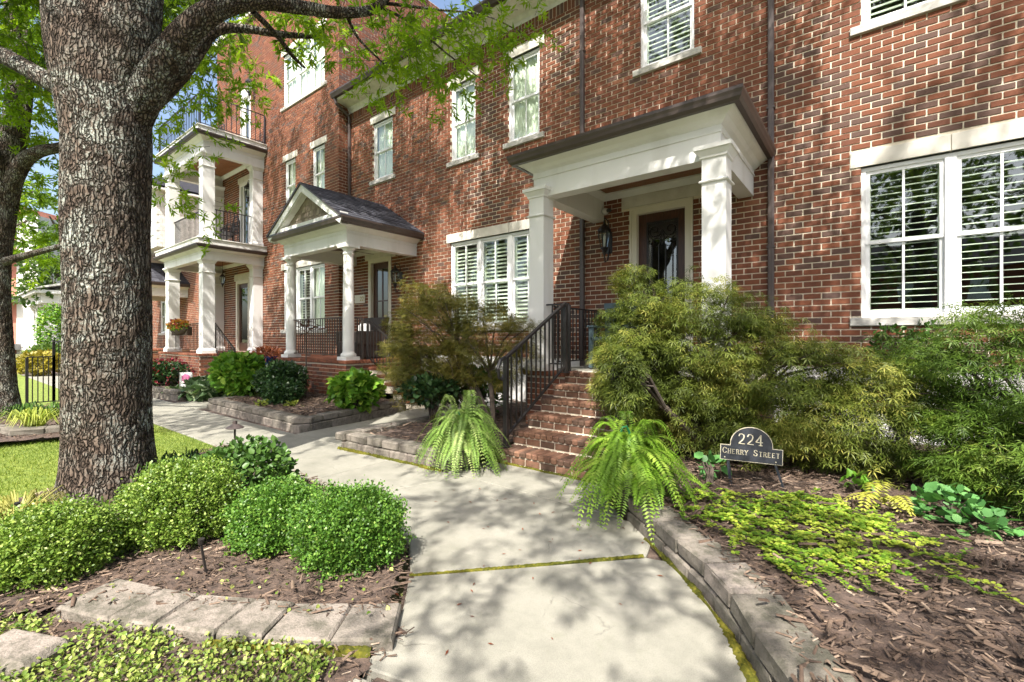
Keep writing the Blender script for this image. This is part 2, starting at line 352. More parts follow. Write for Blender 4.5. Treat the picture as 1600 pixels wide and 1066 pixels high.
def struct(o, label=None, cat=None): o['kind'] = 'structure'; return tag(o, label, cat)

# ---------------------------------------------------------------- scattering of leaf shapes
def rotmats(n, dirs, rollr=math.pi, rng=rs):
    """matrices whose y axis follows dirs (leaf length) with a random roll; z is the leaf normal."""
    y = dirs / np.linalg.norm(dirs, axis=1, keepdims=True)
    up = np.tile(np.array([0, 0, 1.0]), (n, 1)); up[np.abs(y[:, 2]) > .95] = (1, 0, 0)
    x = np.cross(y, up); x /= np.linalg.norm(x, axis=1, keepdims=True); z = np.cross(x, y)
    a = rng.uniform(-rollr, rollr, n)[:, None]
    x2 = x * np.cos(a) + z * np.sin(a); z2 = -x * np.sin(a) + z * np.cos(a)
    return np.stack([x2, y, z2], axis=2)
def scatter(name, tmpl, pos, mats, scale, tone, mat):
    TV, TF = tmpl; TV = np.asarray(TV, float); TF = np.asarray(TF, int)
    n = len(pos); k = len(TV)
    if np.ndim(scale) == 1: sv = TV[None] * np.asarray(scale)[:, None, None]
    else: sv = np.repeat(TV[None], n, 0)
    V = np.einsum('nij,nkj->nki', mats, sv) + np.asarray(pos)[:, None, :]
    F = TF[None] + (np.arange(n) * k)[:, None, None]
    return mesh_np(name, V.reshape(-1, 3), F.reshape(-1, TF.shape[1]), mat, np.repeat(tone, len(TF)))
def joinv(parts):
    V = []; F = []; T = []; o = 0
    for v, f, t in parts: V.append(v); F.append(f + o); T.append(t); o += len(v)
    return np.concatenate(V), np.concatenate(F), np.concatenate(T)
# templates, quads only (length along +y)
T_LEAF1 = ([(0, 0, 0), (.36, .5, .05), (0, 1, -.03), (-.36, .5, -.03)], [(0, 1, 2, 3)])
T_NARROW = ([(0, 0, 0), (.13, .45, .03), (0, 1, -.05), (-.13, .45, .03)], [(0, 1, 2, 3)])
T_OVAL = ([(0, 0, 0), (.34, .45, .06), (0, 1, -.04), (-.34, .45, .06), (0, .5, 0)], [(0, 1, 2, 4), (0, 4, 2, 3)])
def t_broad(w=.38, fold=.10):
    return ([(0, 0, 0), (w * .85, .28, fold), (w * .8, .62, fold), (0, 1, -.08), (-w * .8, .62, fold), (-w * .85, .28, fold), (0, .45, 0)],
            [(0, 1, 2, 6), (6, 2, 3, 3), (6, 3, 4, 4), (0, 6, 4, 5)])
T_BROAD = ([(0, 0, 0), (.34, .25, .09), (.33, .60, .08), (0, 1, -.10), (-.33, .60, .08), (-.34, .25, .09)], [(0, 1, 2, 3), (0, 3, 4, 5)])
T_ROUND = ([(0, 0, 0), (.42, .18, .03), (.5, .6, .02), (.2, .98, 0), (-.2, .98, 0), (-.5, .6, .02), (-.42, .18, .03)], [(0, 1, 2, 3), (0, 3, 4, 5), (0, 5, 6, 0)])
T_ROUND = ([(0, 0, 0), (.45, .22, .04), (.42, .78, .03), (0, 1, 0), (-.42, .78, .03), (-.45, .22, .04)], [(0, 1, 2, 3), (0, 3, 4, 5)])
def t_maple():
    V = []; F = []
    for a, l in ((-92, .62), (-46, .92), (0, 1.08), (46, .92), (92, .62)):
        a = R(a); d = np.array([math.sin(a), math.cos(a), 0]); p = np.array([math.cos(a), -math.sin(a), 0]); n = len(V)
        dz = -.14 * l
        V += [tuple(d * .04), tuple(d * l * .5 + p * .055 + np.array([0, 0, .02])), tuple(d * l + np.array([0, 0, dz])), tuple(d * l * .5 - p * .055 + np.array([0, 0, .02]))]
        F.append((n, n + 1, n + 2, n + 3))
    return V, F
T_MAPLE = t_maple()

def ellipsoid_pts(n, c, r, lo=.75, hi=1.0, zmin=None, rng=rs, lump=.12):
    d = rng.normal(size=(n, 3)); d /= np.linalg.norm(d, axis=1, keepdims=True)
    k = rng.uniform(lo ** 2, hi ** 2, n) ** .5
    l = 1 + lump * (np.sin(d[:, 0] * 7 + c[0] * 5) * np.cos(d[:, 1] * 6 + c[1] * 3) + .6 * np.sin(d[:, 2] * 9 + d[:, 0] * 4 + c[2]))
    p = np.asarray(c) + d * np.asarray(r) * (k * l)[:, None]
    keep = np.ones(n, bool) if zmin is None else p[:, 2] > zmin
    return p[keep], d[keep], k[keep]
def shrub(name, label, cat, blobs, tmpl, size, mat, parent_loc, stems=True, part='foliage', group=None, out=.6, upb=.25, jit=.6, zmin=.02, lo=.72, svar=.3, roll=1.0, shade=True, lump=.12, clus=0, sig=.03):
    """blobs: list of (centre, radii, count)"""
    t = thing(name, label, cat, parent_loc, group)
    P = []; D = []; K = []
    for c, r, n in blobs:
        p, d, k = ellipsoid_pts(n, c, r, lo, 1.0, zmin, lump=lump); 
        if clus:
            j = rs.randint(0, min(len(p), clus), len(p)); p = p[j] + rs.normal(size=p.shape) * sig; d = d[j]
        P.append(p); D.append(d); K.append(k)
    P = np.concatenate(P); D = np.concatenate(D); K = np.concatenate(K); n = len(P)
    dirs = D * out + rs.normal(size=(n, 3)) * jit + np.array([0, 0, upb])
    tone = np.clip(rs.beta(2.2, 2.6, n), 0, 1)
    me = scatter(part, tmpl, P, rotmats(n, dirs, roll), rs.uniform(size * (1 - svar), size * (1 + svar), n), tone, mat)
    link(part, me, t)
    if stems:
        for c, r, _ in blobs[:3]:
            m = MB(); b = Vector(parent_loc)
            for i in range(5):
                e = Vector(c) + Vector((rs.uniform(-.6, .6) * r[0], rs.uniform(-.6, .6) * r[1], rs.uniform(.0, .6) * r[2]))
                mid = b.lerp(e, .5) + Vector((rs.uniform(-.05, .05), rs.uniform(-.05, .05), .04))
                m.tube([b + Vector((rs.uniform(-.03, .03), rs.uniform(-.03, .03), 0)), mid, e], [.012, .009, .004], 5)
            m.build('stem', m_twig, t)
    return t
def blades(name, label, cat, loc, n, h, spread, mat, wid=.008, group=None, droop=.6):
    t = thing(name, label, cat, loc, group); V = []; F = []; T = []
    for i in range(n):
        a = rs.uniform(0, 6.28); hh = h * rs.uniform(.6, 1.1); sp = spread * rs.uniform(.3, 1.0)
        d = Vector((math.cos(a), math.sin(a), 0)); q = Vector((-d.y, d.x, 0)) * wid
        b = Vector(loc) + d * rs.uniform(0, spread * .2)
        pr = [(0, 0, 1), (.35, .62, .9), (.72, .95 - .1 * droop, .7), (1.0, 1.0 - droop, .05)]
        n0 = len(V)
        for x, z, ww in pr: p = b + d * sp * x + Vector((0, 0, hh * z)); V += [p - q * ww, p + q * ww]
        tn = rs.uniform(0, 1)
        for k in range(3): F.append((n0 + 2 * k, n0 + 2 * k + 1, n0 + 2 * k + 3, n0 + 2 * k + 2)); T.append(tn)
    link('leaves', mesh_np('leaves', [tuple(v) for v in V], F, mat, T), t); return t
def inside(p, poly):
    x, y = p; c = False; j = len(poly) - 1
    for i in range(len(poly)):
        a, b = poly[i], poly[j]
        if (a[1] > y) != (b[1] > y) and x < (b[0] - a[0]) * (y - a[1]) / (b[1] - a[1]) + a[0]: c = not c
        j = i
    return c
def inside_np(P, poly):
    c = np.zeros(len(P), bool); j = len(poly) - 1
    for i in range(len(poly)):
        a, b = poly[i], poly[j]
        cond = ((a[1] > P[:, 1]) != (b[1] > P[:, 1])) & (P[:, 0] < (b[0] - a[0]) * (P[:, 1] - a[1]) / ((b[1] - a[1]) or 1e-9) + a[0])
        c ^= cond; j = i
    return c
def sample_poly(poly, n, rng=rs):
    A = np.array(poly); lo = A.min(0); hi = A.max(0); out = []; got = 0
    while got < n:
        P = rng.uniform(lo, hi, (n * 2, 2)); P = P[inside_np(P, poly)]; out.append(P); got += len(P)
    return np.concatenate(out)[:n]
# ---------------------------------------------------------------- brickwork
CO, BH, BL, JT = .080, .0655, .1900, .0140
def rect_minus(r, b):
    x0, x1, z0, z1 = r; a0, a1, c0, c1 = b
    if a1 <= x0 or a0 >= x1 or c1 <= z0 or c0 >= z1: return [r]
    out = []
    if a0 > x0: out.append((x0, a0, z0, z1))
    if a1 < x1: out.append((a1, x1, z0, z1))
    m0, m1 = max(x0, a0), min(x1, a1)
    if c0 > z0: out.append((m0, m1, z0, c0))
    if c1 < z1: out.append((m0, m1, c1, z1))
    return out
def tone_pick():
    k = rnd.random()
    if k < .13: return rnd.uniform(.0, .14)
    if k < .95: return min(1, max(.16, rnd.gauss(.45, .14)))
    return rnd.uniform(.75, 1)
_bm = []
def brick_meshes():
    if not _bm:
        for i in range(14):
            m = MB().bbox(0, BL + rnd.uniform(-.003, .002), -.0085, .02, 0, BH + rnd.uniform(-.002, .001), .0035, tone_pick()); _bm.append(m.mesh('brick', m_brick))
    return _bm
def wall_bricks(u0, u1, z0, z1, holes, blocks, phase=0.0):
    out = []; k = 0; z = z0
    while z < z1 - .03:
        off = (BL + JT) / 2 * (k % 2) + phase; i0 = math.floor((u0 - off) / (BL + JT)); a = off + i0 * (BL + JT)
        while a < u1:
            r = (max(a, u0), min(a + BL, u1), z, min(z + BH, z1)); rr = [r]
            for b in blocks: rr = [q for p in rr for q in rect_minus(p, b)]
            for q in rr:
                if q[1] - q[0] > .016 and q[3] - q[2] > .016: out.append(q)
            a += BL + JT
        z += CO; k += 1
    return out
def brick_wall(parent, P0, ud, nd, u0, u1, z0, z1, holes=(), blocks=(), single=0, avoid=(), phase=0.0, soldier=None, name='wall', depth=.11, wz=None):
    """holes: openings (u0,u1,z0,z1); blocks: lintels and sills the bricks stop at."""
    P0 = Vector((P0[0], P0[1], 0)); ud = Vector((ud[0], ud[1], 0)); nd = Vector((nd[0], nd[1], 0))
    W = lambda u, z, n: P0 + ud * u + nd * n + Vector((0, 0, z))
    flip = ud.cross(Vector((0, 0, 1))).dot(nd) < 0
    def add(m, r, f, b, tone):
        P = [W(r[0], r[2], f), W(r[1], r[2], f), W(r[1], r[2], b), W(r[0], r[2], b), W(r[0], r[3], f), W(r[1], r[3], f), W(r[1], r[3], b), W(r[0], r[3], b)]
        if flip: P = [P[1], P[0], P[3], P[2], P[5], P[4], P[7], P[6]]
        m.hexa(P, tone, (4,))
    # mortar sheet with openings and their jambs
    m = MB(); e = .004
    H2 = [(a - e, b + e, c, d) for a, b, c, d in holes]
    zt0, zt1 = wz or (z0, z1)
    us = sorted({u0, u1} | {v for h in H2 for v in h[:2] if u0 < v < u1}); zs = sorted({zt0, zt1} | {v for h in H2 for v in h[2:] if zt0 < v < zt1})
    for i in range(len(us) - 1):
        for j in range(len(zs) - 1):
            cu = (us[i] + us[i + 1]) / 2; cz = (zs[j] + zs[j + 1]) / 2
            if any(h[0] < cu < h[1] and h[2] < cz < h[3] for h in H2): continue
            m.quad(W(us[i], zs[j], 0), W(us[i + 1], zs[j], 0), W(us[i + 1], zs[j + 1], 0), W(us[i], zs[j + 1], 0))
    for a, b, c, d in H2:
        m.quad(W(a, c, 0), W(a, d, 0), W(a, d, -depth), W(a, c, -depth)); m.quad(W(b, c, 0), W(b, d, 0), W(b, d, -depth), W(b, c, -depth))
        m.quad(W(a, d, 0), W(b, d, 0), W(b, d, -depth), W(a, d, -depth)); m.quad(W(a, c, 0), W(b, c, 0), W(b, c, -depth), W(a, c, -depth))
    wall = m.build(name, m_mortar, parent)
    bl = wall_bricks(u0, u1, z0, z1, holes, list(holes) + list(blocks), phase)
    if soldier:
        a = u0
        while a < u1: bl.append((a, min(a + BH, u1), soldier[0], soldier[1])); a += CO
    cand = []
    if single:
        for i, r in enumerate(bl):
            if abs(r[1] - r[0] - BL) > .004 or abs(r[3] - r[2] - BH) > .004: continue
            c = W((r[0] + r[1]) / 2, (r[2] + r[3]) / 2, 0); p = proj(*c)
            if not p or not (8 < p[0] < 1592 and 6 < p[1] < 1060): continue
            if any(b[0] < p[0] < b[1] and b[2] < p[1] < b[3] for b in avoid): continue
            if any(abs(r[1] - h[0]) < .01 or abs(r[0] - h[1]) < .01 for h in holes): continue
            cand.append((p[2], i))
        cand.sort(); cand = {i for _, i in cand[:single]}
        ms = brick_meshes()
        for i in cand:
            r = bl[i]; o = bpy.data.objects.new('brick', rnd.choice(ms)); COL.objects.link(o); o.parent = wall
            o.location = W(r[0], r[2], rnd.uniform(-.001, .0015)); o.rotation_euler = (0, rnd.gauss(0, .003), 0)
    m = MB()
    for i, r in enumerate(bl):
        if i in (cand or ()): continue
        edge = any(abs(r[1] - h[0]) < .02 or abs(r[0] - h[1]) < .02 for h in holes)
        j = rnd.uniform(-.0015, .0015)
        add(m, (r[0] + j, r[1] + j, r[2], r[3]), .0075 + rnd.uniform(-.002, .002), -.10 if edge else -.012, tone_pick())
    o = m.build('brickwork', m_brick, wall); o['kind'] = 'stuff'
    return wall

# ---------------------------------------------------------------- windows (front walls face -Y)
_shared = {}
def sharedbox(key, fn, name, mat):
    if key not in _shared: _shared[key] = fn().mesh(name, mat)
    return _shared[key]
def window(house, xs, z0, z1, yw, slats=(), curtain=(), tilt=-.12, lint=True, ext=.11, lh=.19, sh=.10, grid=True, fmat=None, sill=True, siding=False):
    """xs: unit boundaries; one double-hung unit between each pair."""
    fm = fmat or m_vinyl
    x0, x1 = xs[0], xs[-1]; f = .045; yf, yb = yw + .035, yw + .11
    m = MB()
    m.box(x0, x0 + f, yf, yb, z0, z1).box(x1 - f, x1, yf, yb, z0, z1).box(x0 + f, x1 - f, yf, yb, z1 - f, z1).box(x0 + f, x1 - f, yf, yb, z0, z0 + f)
    for x in xs[1:-1]: m.box(x - .05, x + .05, yf - .004, yb, z0 + f, z1 - f)
    win = m.build('window', fm, house)
    zm = (z0 + z1) / 2
    for i in range(len(xs) - 1):
        a = xs[i] + (f if i == 0 else .05) ; b = xs[i + 1] - (f if i == len(xs) - 2 else .05)
        for (c, d, yo) in ((zm - .02, z1 - f, yf + .018), (z0 + f, zm + .02, yf + .042)):
            s = .042; m = MB()
            m.box(a + .001, a + s, yo, yo + .03, c, d).box(b - s, b - .001, yo, yo + .03, c, d).box(a + s, b - s, yo, yo + .03, d - s, d).box(a + s, b - s, yo, yo + .03, c, c + s)
            xm = (a + b) / 2
            if grid: m.box(xm - .012, xm + .012, yo + .006, yo + .026, c + s, d - s)
            m.build('sash', fm, win)
            g = ((a + s, xm - .012), (xm + .012, b - s)) if grid else ((a + s, b - s),)
            for p, q in g:
                MB().box(p, q, yo + .014, yo + .019, c + s, d - s).build('pane', m_glass, win)
        if i in slats:
            wd = round(b - a - .10, 3); n = int((z1 - z0 - .16) / .079)
            me = sharedbox(('slat', wd), lambda: MB().hexa([(0, -.03, -.012), (wd, -.03, -.012), (wd, .03, .002), (0, .03, .002), (0, -.03, -.003), (wd, -.03, -.003), (wd, .03, .010), (0, .03, .010)]), 'slat', m_slat)
            for k in range(n):
                o = bpy.data.objects.new('slat', me); COL.objects.link(o); o.parent = win
                o.location = (a + .05, yb + .035, z0 + .10 + k * .079); o.rotation_euler = (rnd.gauss(tilt, .015), 0, 0)
            m = MB().box(a, a + .05, yb + .02, yb + .05, z0, z1).box(b - .05, b, yb + .02, yb + .05, z0, z1).box(a + .05, b - .05, yb + .02, yb + .05, z1 - .08, z1 - .02).box(a + .05, b - .05, yb + .02, yb + .05, z0, z0 + .06)
            m.box((a + b) / 2 - .006, (a + b) / 2 + .006, yb - .004, yb + .003, z0 + .1, z1 - .1)
            m.build('shutter_frame', m_slat, win)
        if i in curtain:
            V = []; n = 28
            for k in range(n + 1):
                x = a + (b - a) * k / n; y = yb + .030 + .014 * math.sin(k * 1.9) + .008 * math.sin(k * .7)
                V += [(x, y, z0), (x, y, z1)]
            link('curtain', mesh_np('curtain', V, [(2 * k, 2 * k + 2, 2 * k + 3, 2 * k + 1) for k in range(n)], m_curtain), win)
    # lintel and sill stones, one block per unit
    n = len(xs) - 1
    for i in range(n):
        a = xs[i] - (ext if i == 0 else -.003); b = xs[i + 1] + (ext if i == n - 1 else -.003)
        if lint: MB().bbox(a, b, yw - .016, yw + .10, z1 + .012, z1 + .012 + lh, .004).build('lintel', m_stone, win)
        if sill: MB().bbox(a, b, yw - .045, yw + .06, z0 - sh - .004, z0 - .004, .005).build('sill', m_sill, win)
    return win
def win_rects(x0, x1, z0, z1, ext=.11, lh=.19, sh=.10, lint=True):
    h = (x0, x1, z0, z1 + .012)
    b = [(x0 - ext - .006, x1 + ext + .006, z0 - sh - .012, z0)]
    if lint: b.append((x0 - ext - .006, x1 + ext + .006, z1, z1 + lh + .02))
    return h, b
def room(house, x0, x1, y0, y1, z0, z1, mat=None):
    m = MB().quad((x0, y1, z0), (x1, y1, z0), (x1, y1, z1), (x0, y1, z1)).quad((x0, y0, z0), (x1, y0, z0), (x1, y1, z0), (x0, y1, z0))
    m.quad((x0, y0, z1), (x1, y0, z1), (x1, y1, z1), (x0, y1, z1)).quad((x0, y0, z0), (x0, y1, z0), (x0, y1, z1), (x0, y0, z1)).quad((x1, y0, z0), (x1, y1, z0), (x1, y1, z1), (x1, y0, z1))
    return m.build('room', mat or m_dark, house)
def downspout(house, x, y, z0, z1, w=.075, d=.075, elbow=None):
    m = MB().bbox(x - w / 2, x + w / 2, y - d - .01, y - .01, z0, z1, .012)
    for z in np.arange(z0 + .6, z1 - .2, 1.9): m.box(x - w / 2 - .012, x + w / 2 + .012, y - d - .013, y - .0085, z, z + .03)
    if elbow: m.tube(elbow, .042, 10)
    return m.build('downspout', m_spout, house)
def railing(name, label, parts, mat, loc, group=None):
    """parts: list of runs (p0, p1, height, low, n balusters, post0, post1); points at floor level."""
    t = thing(name, label, 'railing', loc, group)
    for p0, p1, h, low, n, a, b in parts:
        p0 = Vector(p0); p1 = Vector(p1); up = Vector((0, 0, h)); lw = Vector((0, 0, low))
        MB().bar(p0 + up, p1 + up, .042, .022).build('top_rail', mat, t)
        MB().bar(p0 + lw, p1 + lw, .028, .018).build('bottom_rail', mat, t)
        for q, on in ((p0, a), (p1, b)):
            if on: MB().bbox(q.x - .022, q.x + .022, q.y - .022, q.y + .022, q.z, q.z + h + (.03 if on == 2 else -.012), .004).build('post', mat, t)
        me = None
        for k in range(1, n + 1):
            q = p0.lerp(p1, k / (n + 1))
            if me is None:
                me = MB().box(-.008, .008, -.008, .008, low, h - .008).mesh('baluster', mat)
            o = bpy.data.objects.new('baluster', me); COL.objects.link(o); o.parent = t
            o.matrix_parent_inverse = Matrix.Translation(-Vector(loc)); o.location = q
    return t

YW = 7.2; FL = .91
# ================================================================ townhouse 224
h224 = thing('townhouse', 'red brick townhouse with square-columned portico and dark iron-glass front door', 'house', (-1, 7.2, 0), 'brick townhouses along the walk')
XA, XB = -4.06, 3.6
wins = [((-.107, .709, 1.525), 1.62, 3.48), ((-.107, .74), 5.25, 6.92), ((-2.98, -2.12), 5.74, 7.25)]
holes = []; blocks = []
for xs, a, b in wins:
    h, bl = win_rects(xs[0], xs[-1], a, b); holes.append(h); blocks += bl
holes.append((-3.15, -2.135, FL, 3.50)); blocks.append((-3.30, -1.985, 3.49, 3.70))
brick_wall(h224, (0, YW), (1, 0), (0, -1), XA, XB, 1.0, 8.0, holes, blocks, 300, [(930, 1400, 425, 800), (1370, 1600, 555, 900), (785, 1215, 135, 420), (820, 1000, 250, 800)], wz=(-.1, 8.0))
MB().box(-1.1, XB, YW - .035, YW - .003, -.2, .985).build('foundation', m_found, h224)
window(h224, (-.107, .709, 1.525), 1.62, 3.48, YW, slats=(0, 1))
window(h224, (-.107, .74), 5.25, 6.92, YW, slats=(0,), tilt=.62)
window(h224, (-2.98, -2.12), 5.74, 7.25, YW, slats=(0,), tilt=.62)
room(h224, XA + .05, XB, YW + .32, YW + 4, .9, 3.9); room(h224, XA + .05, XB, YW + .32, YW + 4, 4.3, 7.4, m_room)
MB().bbox(-3.29, -1.995, YW - .018, YW + .1, 3.512, 3.695, .004).build('lintel', m_stone, h224)
downspout(h224, -4.02, YW, .1, 8.0); downspout(h224, -1.09, YW, .1, 8.0)
# front door with iron scroll glass
m = MB()
for a, b, c, d in ((-3.145, -3.03, FL, 3.50), (-2.255, -2.14, FL, 3.50), (-3.03, -2.255, 3.385, 3.50)):
    m.box(a, b, YW - .02, YW + .10, c, d)
m.box(-3.148, -3.115, YW - .032, YW - .0205, FL, 3.505).box(-2.17, -2.137, YW - .032, YW - .0205, FL, 3.505).box(-3.115, -2.17, YW - .032, YW - .0205, 3.47, 3.505)
m.build('door_frame', m_trim, h224)
m = MB(); dx0, dx1, dz0, dz1, dy = -3.03, -2.255, FL + .02, 3.385, YW + .07
gx0, gx1, gz0, gz1 = -2.90, -2.385, 1.25, 3.25
m.bbox(dx0, gx0, dy, dy + .045, dz0, dz1, .004).bbox(gx1, dx1, dy, dy + .045, dz0, dz1, .004).bbox(gx0, gx1, dy, dy + .045, gz1, dz1, .004).bbox(gx0, gx1, dy, dy + .045, dz0, gz0, .004)
door = m.build('front_door', m_doorw, h224)
MB().box(gx0, gx1, dy + .02, dy + .026, gz0, gz1).build('pane', m_glass, door)
m = MB(); yy = dy + .004
for a, b, c, d in ((gx0, gx0 + .03, gz0, gz1), (gx1 - .03, gx1, gz0, gz1), (gx0 + .03, gx1 - .03, gz1 - .03, gz1), (gx0 + .03, gx1 - .03, gz0, gz0 + .03)): m.box(a, b, yy - .002, yy + .018, c, d)
for k in range(4):
    x = gx0 + .09 + k * (gx1 - gx0 - .18) / 3; m.tube([(x, yy, gz0 + .03), (x, yy, 2.86)], .007, 6)
    m.bbox(x - .013, x + .013, yy - .013, yy + .013, 2.2, 2.26, .005)
def spiral(cx, cz, r0, turns, a0, sgn=1, n=22):
    return [(cx + r0 * (1 - .78 * i / n) * math.cos(a0 + sgn * turns * 6.283 * i / n), yy, cz + r0 * (1 - .78 * i / n) * math.sin(a0 + sgn * turns * 6.283 * i / n)) for i in range(n + 1)]
xc = (gx0 + gx1) / 2
for s in (-1, 1):
    m.tube(spiral(xc + s * .125, 3.10, .115, 1.3, R(90 + s * 90), s), .007, 6)
    m.tube(spiral(xc + s * .10, 2.92, .085, 1.2, R(270), -s), .006, 6)
    m.tube(spiral(xc + s * .20, 2.93, .05, 1.1, R(90), s), .006, 6)
m.tube([(xc, yy, 2.86), (xc - .03, yy, 2.98), (xc, yy, 3.08), (xc + .03, yy, 2.98), (xc, yy, 2.86)], .006, 6)
m.build('iron_grille', m_iron, door)
MB().tube([(dx1 - .065, dy - .05, 1.78), (dx1 - .065, dy - .05, 2.05)], .012, 8).tube([(dx1 - .065, dy, 1.80), (dx1 - .065, dy - .05, 1.80)], .01, 8).tube([(dx1 - .065, dy, 2.03), (dx1 - .065, dy - .05, 2.03)], .01, 8).build('handle', m_iron, door)

def square_column(parent, x0, x1, y0, y1, z0, z1, neck=.40, name='column', mat=None):
    m = MB().box(x0, x1, y0, y1, z0, z1)
    m.ring(x0, x1, y0, y1, [(.006, z1 - neck), (.024, z1 - neck + .008), (.028, z1 - neck + .022), (.012, z1 - neck + .034), (.006, z1 - neck + .036)])
    m.ring(x0, x1, y0, y1, [(.004, z1 - .135), (.018, z1 - .125), (.02, z1 - .105), (.045, z1 - .065), (.055, z1 - .05), (.07, z1 - .045), (.072, z1 + .0), (.06, z1 + .004)])
    m.ring(x0, x1, y0, y1, [(.05, z0), (.05, z0 + .09), (.03, z0 + .12), (.012, z0 + .15), (.004, z0 + .155)])
    return m.build(name, mat or m_white, parent)
def entablature(parent, xL, xR, yF, yW, zb, zt, gut_h=.11, out=.27, name='porch', ceil=None, ceil_mat=None, soffit_mat=None):
    """beam with crown moulding and gutter round three sides; returns the porch part."""
    hz = zt - zb; bw = .20; e = .003
    prof = [(0, zb), (0, zb + hz * .58), (.016, zb + hz * .585), (.016, zb + hz * .625), (.006, zb + hz * .63), (.006, zb + hz * .76), (.02, zb + hz * .78),
            (.05, zb + hz * .82), (.085, zb + hz * .90), (.13, zb + hz * .95), (.145, zb + hz * .97), (out - .10, zt)]
    m = MB().around(xL, xR, yF, yW, prof)
    m.box(xL + e, xL + bw, yF + e, yW, zb, zt - .01).box(xR - bw, xR - e, yF + e, yW, zb, zt - .01).box(xL + bw, xR - bw, yF + e, yF + bw, zb, zt - .01)
    # inner crown against the ceiling
    p = m.build(name, m_white, parent)
    cz = ceil or zt - .12
    m = MB()
    i0, i1, j0, j1 = xL + bw, xR - bw, yF + bw, yW - .005
    for a, b, q in (((i0, j0), (i1, j0), (0, 1)), ((i1, j0), (i1, j1), (-1, 0)), ((i1, j1), (i0, j1), (0, -1)), ((i0, j1), (i0, j0), (1, 0))):
        for o1, z1_, o2, z2_ in ((.002, cz - .11, .012, cz - .10), (.012, cz - .10, .07, cz - .035), (.07, cz - .035, .085, cz - .03), (.085, cz - .03, .085, cz - .002)):
            m.quad((a[0] + q[0] * o1, a[1] + q[1] * o1, z1_), (b[0] + q[0] * o1, b[1] + q[1] * o1, z1_), (b[0] + q[0] * o2, b[1] + q[1] * o2, z2_), (a[0] + q[0] * o2, a[1] + q[1] * o2, z2_))
    m.build('ceiling_crown', m_white, p)
    # ceiling boards
    cm = ceil_mat or m_wood; nb = max(8, int((j1 - j0) / .085)); st = (j1 - j0) / nb
    me = MB().box(0, i1 - i0, .003, st - .003, 0, .012).mesh('ceiling_board', cm)
    MB().box(i0, i1, j0, j1, cz + .013, cz + .03).build('ceiling', cm, p)
    for k in range(nb):
        o = bpy.data.objects.new('ceiling_board', me); COL.objects.link(o); o.parent = p; o.location = (i0, j0 + k * st, cz)
    g = MB().around(xL, xR, yF, yW, [(out - .10, zt + .002), (out - .10, zt - .012), (out - .045, zt - .012), (out - .02, zt + .02), (out - .012, zt + .055), (out - .0, zt + gut_h - .035), (out, zt + gut_h), (out - .014, zt + gut_h), (out - .014, zt + gut_h - .04)])
    g.build('gutter', m_gutter, p)
    return p
def brick_steps(house, x0, x1, ynose, tops, z0, side=False, yside=None, rows=True):
    """front steps: ynose list from lowest to highest; every tread rowlock and riser brick is a piece."""
    st = MB()
    for i, (y, z) in enumerate(zip(ynose, tops)):
        yb = ynose[i + 1] + .03 if i + 1 < len(ynose) else y + .28
        zl = tops[i - 1] if i else z0
        st.box(x0 + .012, x1 - .012, y + .028, yb + .2, zl - .03, z - .012)
    s = st.build('steps', m_mortar, house)
    n = int((x1 - x0) / .0755); stp = (x1 - x0) / n
    vs = [MB().bbox(.004, stp - .004, 0, .285, -.062, 0, .012, rnd.random()).mesh('brick', m_step) for _ in range(14)]
    nr = int(round((x1 - x0) / .2)); rstp = (x1 - x0) / nr
    rv = [MB().bbox(.005, rstp - .005, 0, .03, 0, .068, .005, rnd.random()).mesh('brick', m_step) for _ in range(8)]
    for i, (y, z) in enumerate(zip(ynose, tops)):
        for k in range(n):
            o = bpy.data.objects.new('brick', rnd.choice(vs)); COL.objects.link(o); o.parent = s
            o.location = (x0 + k * stp, y + rnd.uniform(-.004, .004), z + rnd.uniform(-.002, .003)); o.rotation_euler = (rnd.gauss(0, .008), 0, rnd.gauss(0, .008))
        zl = tops[i - 1] if i else z0
        for k in range(nr):
            o = bpy.data.objects.new('brick', rnd.choice(rv)); COL.objects.link(o); o.parent = s
            o.location = (x0 + k * rstp, y + .02 + rnd.uniform(-.002, .002), zl + .010)
    return s
# portico
p224 = entablature(h224, -3.82, -1.31, 5.40, YW - .004, 3.36, 3.83, .12, .28, 'portico', ceil=3.81)
square_column(p224, -3.845, -3.60, 5.32, 5.57, FL, 3.47); square_column(p224, -1.488, -1.238, 5.32, 5.57, FL, 3.47)
MB().box(-4.09, -1.04, 5.13, YW - .004, 3.90, 3.93).build('portico_roof', m_gutter, p224)
m = MB().box(-3.94, -1.15, 5.38, YW - .04, -.1, FL - .075); pb = m.build('porch_base', m_mortar, h224)
m = MB()
for r in wall_bricks(-3.94, -1.15, .02, FL - .09, [], [(-3.27, -1.94, 0, 1)]): m.box(r[0], r[1], 5.368, 5.39, r[2], r[3], tone_pick(), (4,))
for r in wall_bricks(5.38, 7.15, .02, FL - .09, [], []): m.box(-3.952, -3.93, r[0], r[1], r[2], r[3], tone_pick()); m.box(-1.16, -1.138, r[0], r[1], r[2], r[3], tone_pick())
o = m.build('brickwork', m_brick, pb); o['kind'] = 'stuff'
m = MB().box(-3.9, -1.2, 5.52, YW - .06, FL - .08, FL - .02); m.build('porch_floor', m_concrete, h224)
m = MB(); nb = int(2.86 / .078)
for k in range(nb):
    x = -3.975 + k * 2.86 / nb
    if -3.27 < x < -1.97: continue
    m.bbox(x + .004, x + 2.86 / nb - .004, 5.33, 5.53, FL - .072, FL, .008, tone_pick() * .8 + .2)
o = m.build('rowlock_edge', m_brick, pb)
YN = [3.90, 4.18, 4.46, 4.75, 5.03, 5.31]; ZT = [.15, .302, .454, .606, .758, .912]
brick_steps(h224, -3.27, -1.94, YN, ZT, 0)
